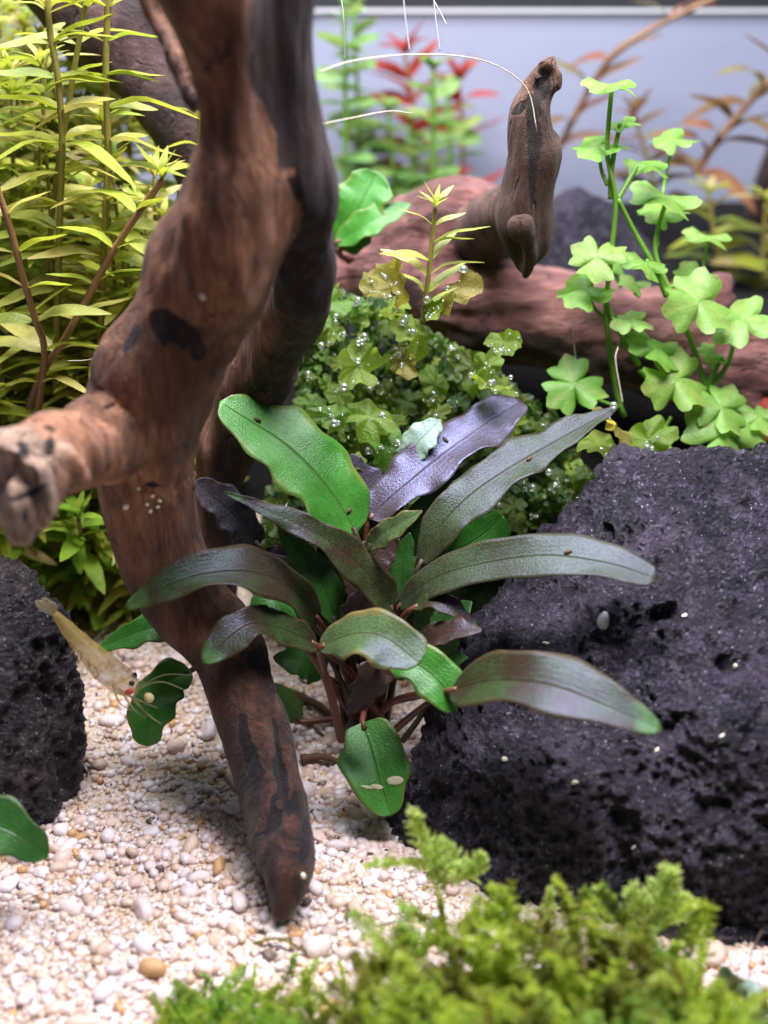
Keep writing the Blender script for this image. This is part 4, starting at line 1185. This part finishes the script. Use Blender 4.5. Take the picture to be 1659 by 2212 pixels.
# ================================================================== liverwort with bubbles
def frond_shape(seed, K=44, rings=4):
    rr = random.Random(seed)
    nl = rr.choice((3, 4, 5))
    ph = rr.uniform(0, 6)
    st = rr.uniform(1.0, 1.6)
    V, F = [(0, 0, 0)], []
    bx, by = rr.uniform(-.35, .35), rr.uniform(-.4, .4)
    for i in range(1, rings + 1):
        f = i / rings
        for k in range(K):
            th = k / K * 2 * math.pi
            r = .55 + .45 * abs(math.cos(nl * th / 2 + ph)) ** .45 + .08 * math.sin(2 * th + ph * 2) + .06 * math.sin(7 * th + ph) + .03 * math.sin(13 * th)
            x, y = st * r * f * math.cos(th), r * f * math.sin(th)
            z = bx * x * x + by * y * y + .20 * f * math.sin(3 * th + ph) + .12 * f * f * math.sin(8 * th + ph) + .05 * math.sin(6 * x + ph)
            V.append((x, y, z))
    for k in range(K): F.append((0, 1 + k, 1 + (k + 1) % K))
    for i in range(rings - 1):
        a, b = 1 + i * K, 1 + (i + 1) * K
        for k in range(K): F.append((a + k, b + k, b + (k + 1) % K, a + (k + 1) % K))
    return np.array(V), F


lr = random.Random(77)
FS = [frond_shape(i) for i in range(12)]
FL = [frond_shape(40 + i, 20, 2) for i in range(10)]
fm = {}
for key in ('frond', 'frond_dark', 'frond_amber'):
    fm[key] = []
    for V, F in FS:
        me = mesh(V, F); me.materials.append(M[key]); fm[key].append(me)
liver = empty('liverwort', Vector((1.0, 24, ground_h(1, 24))), 'mass of translucent lobed green liverwort full of bubbles behind the bronze plant', 'plant')
bub_sites = []


def frond_matrix(px, py, y, spx, rr, face=None):
    p = P(px, py, y)
    n = Vector((rr.gauss(0, .55), -0.6 + rr.gauss(0, .35), 0.75 + rr.gauss(0, .3))).normalized()
    q = Vector((0, 0, 1)).rotation_difference(n) @ Quaternion((0, 0, 1), rr.uniform(0, 6.28))
    return Matrix.Translation(p) @ q.to_matrix().to_4x4() @ Matrix.Scale(cm(spx, y, py), 4)


def inside(px, py):
    # outline of the mass in the view of the photograph's camera
    if py < 620 or py > 1190: return False
    l = 640 if py < 900 else 640 - (py - 900) * 0.35
    r = 780 + (py - 600) * 1.45 if py < 900 else 1215 + (py - 900) * .62
    return l < px < min(r, 1370)


# hand-placed conspicuous fronds
for px, py, y, s_, key, ix in [(700, 665, 23.2, 58, 'frond', 0), (690, 720, 23.2, 34, 'frond', 1), (855, 610, 23.0, 62, 'frond_amber', 2), (815, 625, 23.3, 44, 'frond_amber', 3), (985, 625, 23.0, 54, 'frond_amber', 4), (770, 790, 22.6, 62, 'frond', 5), (800, 900, 22.2, 60, 'frond', 6),
                               (830, 960, 22.0, 60, 'frond', 7), (900, 720, 22.9, 60, 'frond', 8), (870, 780, 22.7, 44, 'frond_amber', 9), (1050, 790, 22.4, 40, 'frond', 10), (1060, 830, 22.3, 40, 'frond', 11), (720, 900, 22.0, 40, 'frond', 1),
                               (940, 670, 22.9, 40, 'frond', 3), (1090, 740, 22.9, 40, 'frond', 2), (760, 1000, 21.6, 36, 'frond', 0), (1330, 920, 22.4, 52, 'frond_amber', 4), (1400, 950, 22.6, 60, 'frond', 6), (1290, 960, 22.0, 44, 'frond', 7)]:
    Mx = frond_matrix(px, py, y, s_ * .86, lr)
    place('frond', fm[key][ix], Mx, liver)
    bub_sites.append((Mx, FS[ix][0], 5 if key != 'frond_dark' else 2))
n_ = 0
while n_ < 275:
    px, py = lr.uniform(600, 1400), lr.uniform(610, 1190)
    if not inside(px, py): continue
    y = 25.0 - (py - 620) / 560 * 2.9 + lr.uniform(-.5, .9)
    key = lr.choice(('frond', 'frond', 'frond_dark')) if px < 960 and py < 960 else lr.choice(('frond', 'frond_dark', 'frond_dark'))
    ix = lr.randrange(12)
    Mx = frond_matrix(px, py, y, lr.choice((11, 13, 15, 18, 22, 28)) * lr.uniform(.85, 1.2), lr)
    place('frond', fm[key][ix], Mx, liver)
    if lr.random() < (.55 if px < 1000 else .25): bub_sites.append((Mx, FS[ix][0], 2))
    n_ += 1
fill = []
while len(fill) < 2300:
    px, py = lr.uniform(560, 1420), lr.uniform(640, 1230)
    if not inside(px, py - 15): continue
    y = 25.4 - (py - 620) / 560 * 2.6 + lr.uniform(-.1, 1.3)
    V, F = lr.choice(FL)
    Mx = np.array(frond_matrix(px, py, y, lr.uniform(6, 17), lr))
    fill.append((V @ Mx[:3, :3].T + Mx[:3, 3], F))
V, F = join(fill)
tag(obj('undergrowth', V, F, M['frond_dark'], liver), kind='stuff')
# a low dark mound that the fronds grow on
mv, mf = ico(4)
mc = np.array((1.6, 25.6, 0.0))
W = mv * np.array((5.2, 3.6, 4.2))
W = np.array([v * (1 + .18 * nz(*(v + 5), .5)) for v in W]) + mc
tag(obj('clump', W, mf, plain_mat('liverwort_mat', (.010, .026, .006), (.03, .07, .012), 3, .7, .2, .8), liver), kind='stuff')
BV, BF = ico(3)
bme = mesh(BV, BF); bme.materials.append(M['bubble'])
nb = 0
for Mx, V, k in bub_sites:
    for _ in range(k):
        if nb >= 285: break
        if _ == 0 or lr.random() < .35: ci = lr.randrange(len(V))
        v = Mx @ (Vector(V[ci]) + Vector((lr.gauss(0, .12), lr.gauss(0, .12), 0)))
        nn = (CAM - v).normalized()
        r = lr.choice((.028, .034, .04, .045, .052, .065, .08))
        o = place('bubble', bme, Matrix.Translation(v + nn * r * 0.8 + Vector((0, 0, r * .4))) @ Matrix.Scale(r, 4))
        tag(o, 'tiny silvery air bubble clinging to the lobed green liverwort', 'bubble', 'air bubbles on the liverwort')
        nb += 1
froth = []
for _ in range(900):
    Mx, V, k = lr.choice(bub_sites)
    v = Mx @ (Vector(V[lr.randrange(len(V))]) * lr.uniform(.5, 1.0))
    r = lr.uniform(.014, .030)
    froth.append((PV1 * r + V3(v + (CAM - v).normalized() * (r + .02)), PF1))
tag(obj('froth', *join(froth), M['bubble'], liver), kind='stuff')
p, n = on_leaf('L3', .985, 0)
o = place('bubble', bme, Matrix.Translation(Vector(p) + Vector((0, -.05, .1))) @ Matrix.Scale(.075, 4))
tag(o, 'silvery air bubble sitting on the tip of the narrow speckled leaf', 'bubble')


# ================================================================== moss
def sprig(seed, L=1.3, nb=10, dense=8, lw=.032, ll=.12):
    rr = random.Random(seed)
    V, F = [], []

    def leaflet(p, d, up, l, wd):
        s = np.cross(d, up); s /= np.linalg.norm(s) + 1e-9
        i = len(V)
        V.extend([p, p + d * l * .5 + s * wd, p + d * l + up * l * .15, p + d * l * .5 - s * wd])
        F.append((i, i + 1, i + 2, i + 3))

    def axis(p0, d, L, n, w0):
        pts = [p0]
        for i in range(n):
            d = d + np.array((rr.gauss(0, .07), rr.gauss(0, .07), rr.gauss(0, .05) - .015)); d /= np.linalg.norm(d)
            pts.append(pts[-1] + d * L / n)
        return np.array(pts)

    main = axis(np.zeros(3), np.array((rr.uniform(-.25, .25), rr.uniform(-.25, .25), 1.0)), L, nb, 1)
    v, f = tube(main, np.linspace(.025, .012, len(main)), 4, False)
    off = len(V); V.extend(list(v)); F.extend([tuple(i + off for i in q) for q in f])
    a0 = rr.uniform(0, 6.28)
    for i in range(1, len(main)):
        t = i / nb
        for sgn in (-1, 1):
            d = np.array((math.cos(a0) * sgn, math.sin(a0) * sgn, .55 + rr.uniform(-.2, .3))); d /= np.linalg.norm(d)
            bl_ = L * .36 * (1 - t * .75) * rr.uniform(.6, 1.15)
            br = axis(main[i], d, bl_, dense, 1)
            for k, q in enumerate(br):
                for m_ in range(2):
                    dd = d + np.array((rr.gauss(0, .75), rr.gauss(0, .75), rr.gauss(0, .6))); dd /= np.linalg.norm(dd)
                    leaflet(q, dd, np.array((rr.gauss(0, .5), rr.gauss(0, .5), 1.0)), ll * rr.uniform(.7, 1.2), lw * rr.uniform(.7, 1.2))
        for m_ in range(4):
            dd = np.array((rr.gauss(0, .8), rr.gauss(0, .8), .6)); dd /= np.linalg.norm(dd)
            leaflet(main[i], dd, np.array((0, .3, 1.0)), ll, lw)
    return np.array(V), F


SP = [sprig(i) for i in range(9)]
moss = empty('moss_clump', PZ(1150, 2150, 0), 'bright green feathery moss clump in the foreground below the big lava rock', 'moss')
mr = random.Random(11)


def moss_top(px):
    xs = [330, 420, 560, 700, 800, 860, 960, 1050, 1150, 1300, 1400, 1480, 1545, 1600, 1660]
    ys = [2190, 2110, 2090, 2090, 2050, 2000, 1965, 1945, 1985, 1990, 1960, 2040, 2120, 2260, 2360]
    return float(np.interp(px, xs, ys))


bits = []
tries = 0
while len(bits) < 470:
    px = mr.uniform(340, 1640) if mr.random() > .2 else mr.uniform(340, 800)
    t0 = moss_top(px) + 45
    if px < 780: t0 += 10
    py = mr.uniform(t0, 2360)
    if py > 2300 and mr.random() < .4: continue
    u = (py - 1900) / 312
    y = 13.9 - 2.6 * min(max(u, 0), 1.4) + mr.uniform(-.25, .35)
    if px < 760: y = PZ(px, min(py, 2260), .35).y + mr.uniform(-.2, .3)
    if 560 < px < 940 and mr.random() < .3: continue
    p = P(px, py, y)
    V, F = mr.choice(SP)
    out = Vector((mr.gauss(0, .75), mr.gauss(-.3, .7), 1.0)).normalized()
    q = Vector((0, 0, 1)).rotation_difference(out) @ Quaternion((0, 0, 1), mr.uniform(0, 6.28))
    s_ = mr.uniform(.45, .95) if px > 780 else mr.uniform(.3, .55)
    Mx = np.array(q.to_matrix()) * s_
    bits.append((V @ Mx.T + V3(p), F))
V, F = join(bits)
tag(obj('foliage', V, F, M['moss'], moss), kind='stuff')
mv, mf = ico(4)
W = mv * np.array((3.7, 1.8, 1.3))
W = np.array([v * (1 + .15 * nz(*(v + 9), .6)) for v in W]) + np.array((2.7, 11.8, -0.25))
tag(obj('clump', W, mf, plain_mat('moss_mat', (.025, .045, .006), (.06, .10, .012), 4, .7, .2, .8), moss), kind='stuff')
tips = []
for V, F in SP[:5]:
    me = mesh(V, F); me.materials.append(M['moss_tip']); tips.append(me)
SG = []
for px, py, y, tx, ty, s_ in [(985, 1890, 13.9, 895, 1775, 1.0), (950, 1880, 13.9, 800, 1860, .9), (990, 1900, 13.9, 1060, 1850, .8), (1010, 1900, 13.8, 960, 1820, .8), (1430, 1990, 13.3, 1412, 1880, .8), (1440, 2000, 13.3, 1500, 1930, .75), (1400, 1990, 13.3, 1350, 1920, .7), (1480, 2050, 13, 1540, 1995, .7),
                              (1080, 1990, 13.6, 1050, 1930, .7), (1180, 2000, 13.5, 1200, 1940, .7), (1280, 2000, 13.5, 1270, 1945, .7), (930, 1990, 13.3, 860, 1960, .8), (880, 2070, 13, 800, 2030, .8), (960, 1930, 13.7, 930, 1870, .9)]:
    a, b = P(px, py, y), P(tx, ty, y - .1)
    q = Vector((0, 0, 1)).rotation_difference((b - a).normalized()) @ Quaternion((0, 0, 1), mr.uniform(0, 6.28))
    place('sprig', mr.choice(tips), Matrix.Translation(a) @ q.to_matrix().to_4x4() @ Matrix.Scale((b - a).length / 1.25, 4), moss)
ms = empty('moss_strand', PZ(530, 2110, 0), 'lone thin moss strand arching over the sand left of the clump', 'moss')
c = catmull([PZ(532, 2130, 0.0), P(528, 2060, 14.1), P(560, 2035, 14.1), P(610, 2030, 14.0), P(675, 2065, 13.8)], 24)
obj('stem', *tube(c, np.linspace(.03, .018, 24), 6), M['thicket_stem'], ms)
V, F = SP[2]
pieces = []
for i in range(6, 24, 2):
    d = Vector(c[min(i + 1, 23)] - c[i - 1]).normalized()
    q = Vector((0, 0, 1)).rotation_difference(d)
    pieces.append((V @ np.array(q.to_matrix()).T * .16 + c[i], F))
obj('foliage', *join(pieces), M['moss'], ms)['kind'] = 'stuff'

# ================================================================== shrimp
m = MB('shrimp_shell')
f = m.noise(2.0, 4)
M['shrimp'] = m.finish(m.mix(f, (0.58, 0.42, 0.10), (0.62, 0.50, 0.20)), 0.35, None, 0.5, 0.35, (0.7, .5, .12), alpha=0.42)
m = MB('shrimp_clear_shell')
M['shrimp_clear'] = m.finish((0.55, 0.50, 0.36), 0.3, None, 0.5, 0.4, (.7, .6, .3), alpha=0.4)
M['shrimp_red'] = plain_mat('red_spot', (.45, .04, .03), (.6, .08, .05), 4, .4, .5)
M['claw'] = plain_mat('pale_yellow_claw', (.62, .50, .22), (.70, .58, .32), 4, .4, .5)
M['shrimp_eye'] = plain_mat('black_eye', (.02, .015, .015), (.05, .02, .02), 4, .25, .6)
ys = 17.7
sp = [(118, 1325, ys + .5), (150, 1362, ys + .4), (185, 1400, ys + .25), (225, 1440, ys + .1), (262, 1470, ys), (300, 1492, ys - .1)]
shrimp = empty('shrimp', P(240, 1470, ys), 'small translucent yellow shrimp hovering beside the dark rock, head down', 'shrimp')
c = catmull([P(*p) for p in sp], 40)
t = np.linspace(0, 1, 40)
rad = np.interp(t, [0, .15, .4, .62, .82, .93, 1], [.07, .13, .20, .27, .28, .20, .06]) * (1 + .045 * np.maximum(0, np.sin(t * 44)) * (t < .62))
V, F = tube(c, rad, 16)
obj('body', V, F, M['shrimp'], shrimp)
for dx in (-26, 0, 26):
    a = P(120, 1328, ys + .5); b = P(92 + dx * .6, 1292 + abs(dx) * .25, ys + .55)
    V, F, U = blade([a, (a + b) / 2, b], .09, (0, -.8, .6), 8, 5, .5, .4)
    obj('tail_fin', *thicken(V, F, U, .015)[:2], M['shrimp_clear'], shrimp)
for i in range(5):
    a = c[28 + i * 2] + np.array((0, -.05, -.22)); s_ = (-1) ** i
    b = a + np.array((.12 + .05 * i, -.15 * s_, -.30)); d_ = b + np.array((.22, -.05 * s_, -.16))
    obj('leg', *tube(catmull([a, b, d_], 8), np.linspace(.03, .012, 8), 5), M['shrimp_clear'], shrimp)
for i in range(4):
    a = c[8 + i * 4] + np.array((0, -.05, -.16))
    obj('swimmeret', *tube(catmull([a, a + np.array((.06, -.05, -.16)), a + np.array((-.02, -.06, -.26))], 6), np.linspace(.035, .015, 6), 5), M['shrimp_clear'], shrimp)
for s_ in (-1, 1):
    e0 = c[36] + np.array((.05, -.12 + .26 * (s_ > 0), .16))
    little('eye', e0, (0, -1, .3), (.055, .055, .055), M['shrimp_eye'], None, None, parent=shrimp, sub=2)
    a = c[38]
    obj('antenna', *tube(catmull([a, a + np.array((.5, -.1 * s_, .25)), a + np.array((1.0, -.25 * s_, .15))], 12), np.linspace(.018, .006, 12), 5), M['shrimp_clear'], shrimp)
little('red_spot', c[36] + np.array((.0, -.19, .02)), (0, -1, .3), (.09, .06, .05), M['shrimp_red'], None, None, parent=shrimp, sub=2)
little('claw', P(322, 1507, ys - .25), (.5, -.5, .5), (.11, .09, .09), M['claw'], None, None, parent=shrimp, sub=2)

# ================================================================== small things
k = 0
for px, py, r, lab, g in [(438, 640, 9, 'lone white snail egg high on the driftwood trunk', None), (655, 1892, 8, 'upper of two white snail eggs near the driftwood tip', None), (648, 1968, 8, 'lower of two white snail eggs near the driftwood tip', None),
                          (272, 1095, 8, 'white snail egg left of the egg cluster under the fork', None)] + [(x, y, 5, 'tiny white snail egg in the cluster under the driftwood fork', 'eggs under the fork') for x, y in ((318, 1090), (330, 1072), (341, 1095), (345, 1082), (300, 1055), (325, 1105))]:
    p, n = hit(bvh_w, px, py)
    if p is None: p, n = P(px, py, 15.2), Vector((0, -.7, .7))
    if n.dot(CAM - p) < 0: n = -n
    s_ = cm(r, p.y, py)
    little('snail_egg', p + n * s_ * .1, n, (s_, s_ * .8, s_ * .5), M['egg'], lab, 'snail egg', g, sub=2)
for key, t_, v_, lab in [('L2', .55, -.4, 'dark debris flake lying on the grey violet leaf'), ('L3', .58, .2, 'brown debris flake on the narrow speckled leaf'), ('L4', .70, -.2, 'brown debris flake on the leaf over the rock'), ('L1', .80, .2, 'brown debris flake near the tip of the bright green leaf'), ('L1', .12, .2, 'brown debris flake near the base of the bright green leaf')]:
    p, n = on_leaf(key, t_, v_, .03)
    little('debris_flake', p, n, (.09, .04, .025), M['debris'], lab, 'debris')
M['scar'] = plain_mat('leaf_scar', (.42, .40, .22), (.72, .66, .50), 9, .6, .3)
for t_, v_, sz_ in ((.70, -.45, (.17, .085, .012)), (.69, .1, (.13, .05, .012)), (.66, .55, (.13, .03, .012))):
    p, n = on_leaf('L11', t_, v_, .02)
    q = Vector((0, 0, 1)).rotation_difference(Vector(n))
    V, F = ico(2)
    obj('scar', (V * np.array(sz_)) @ np.array(q.to_matrix()).T + p, F, M['scar'], plant)
cr = random.Random(3)
for i, (px, py, r) in enumerate([(1308, 1342, 25), (1180, 1270 + 120, 7), (1480, 1330, 8), (1590, 1440, 9), (1240, 1690, 8), (1090, 1640, 7), (1420, 1620, 7), (1560, 1590, 8), (1370, 1890 - 60, 7)]):
    p, n = hit(bvh_r, px, py)
    if p is None: continue
    if n.dot(CAM - p) < 0: n = -n
    s_ = cm(r, p.y, py)
    V = pebble_shape(cr, PV) * np.array((s_, s_ * .8, s_ * .45))
    q = Vector((0, 0, 1)).rotation_difference(n)
    o = obj('stone_chip', V @ np.array(q.to_matrix()).T + V3(p) + V3(n) * s_ * .2, PF, M['egg'] if i else plain_mat('pale_quartz_chip', (.62, .62, .66), (.82, .82, .84), 5, .4, .5))
    tag(o, 'largest pale stone chip, lodged on the lava rock just below the arching leaf' if i == 0 else 'tiny pale sand grain resting on the big lava rock', 'stone chip', None if i == 0 else 'grains on the big lava rock')
for i, (pts, r, mt, lab) in enumerate([
        ([(690, 155, 21), (760, 132, 21.6), (880, 118, 22.6), (1000, 122, 23.6), (1080, 145, 24.2), (1140, 195, 24.5), (1160, 285, 24.4)], .012, 'thread', 'pale root thread arching from the trunk to the upright stub'),
        ([(695, 268, 20.5), (760, 255, 21.5), (840, 240, 22.5), (890, 245, 23)], .011, 'thread', 'short pale root thread sticking out right from the trunk'),
        ([(870, -20, 27), (876, 40, 27), (885, 110, 27)], .014, 'wroot', 'white hanging root, left one of the pair at the top'),
        ([(935, -20, 26), (940, 30, 26), (950, 110, 26)], .014, 'wroot', 'white hanging root, right one of the pair at the top'),
        ([(735, -20, 26), (742, 40, 26), (745, 130, 26.2)], .013, 'wroot', 'white hanging root right beside the trunk at the top'),
        ([(925, -20, 26), (950, 25, 26), (965, 55, 26)], .014, 'wroot', 'short whitish root curling beside the right hanging root'),
        ([(145, 780, 21.5), (200, 775, 21), (260, 740, 19.5), (300, 690, 18.6)], .009, 'thread', 'fine pale thread from the left thicket to the trunk'),
        ([(1625, 2165, 12.5), (1618, 2080, 12.9), (1645, 2010, 13.4)], .012, 'debris', 'fine dark hair rising from the sand at the lower right'),
        ([(1240, 665, 24.6), (1238, 720, 24.5), (1245, 790, 24.4)], .012, 'thread', 'fine pale thread hanging in front of the log'),
        ([(1345, 870, 23.5), (1330, 780, 23.8), (1335, 750, 24)], .014, 'thread', 'fine pale thread beside the tall clover stem')]):
    c = catmull([P(*p) for p in pts], 30)
    tag(obj('root_thread', *tube(c, np.full(30, r), 5), M[mt]), lab, 'root')
for i, (a, b, r, lab) in enumerate([((600, 1490, .15), (740, 1560, .1), .13, 'dark sunken twig on the sand behind the driftwood leg'), ((650, 1640, .08), (745, 1650, .08), .10, 'short dark twig on the sand right of the driftwood leg'), ((620, 1545, .1), (700, 1590, .05), .06, 'thin dark twig under the bronze plant')]):
    p0, p1 = PZ(a[0], a[1], a[2]), PZ(b[0], b[1], b[2])
    c = catmull([p0, (p0 + p1) / 2 + Vector((0, .08, .06)), p1], 12)
    tag(obj('twig', *tube(c, np.linspace(r, r * .5, 12) * np.array([1 + .15 * math.sin(i_ * 2.1) for i_ in range(12)]), 8), M['debris']), lab, 'twig')
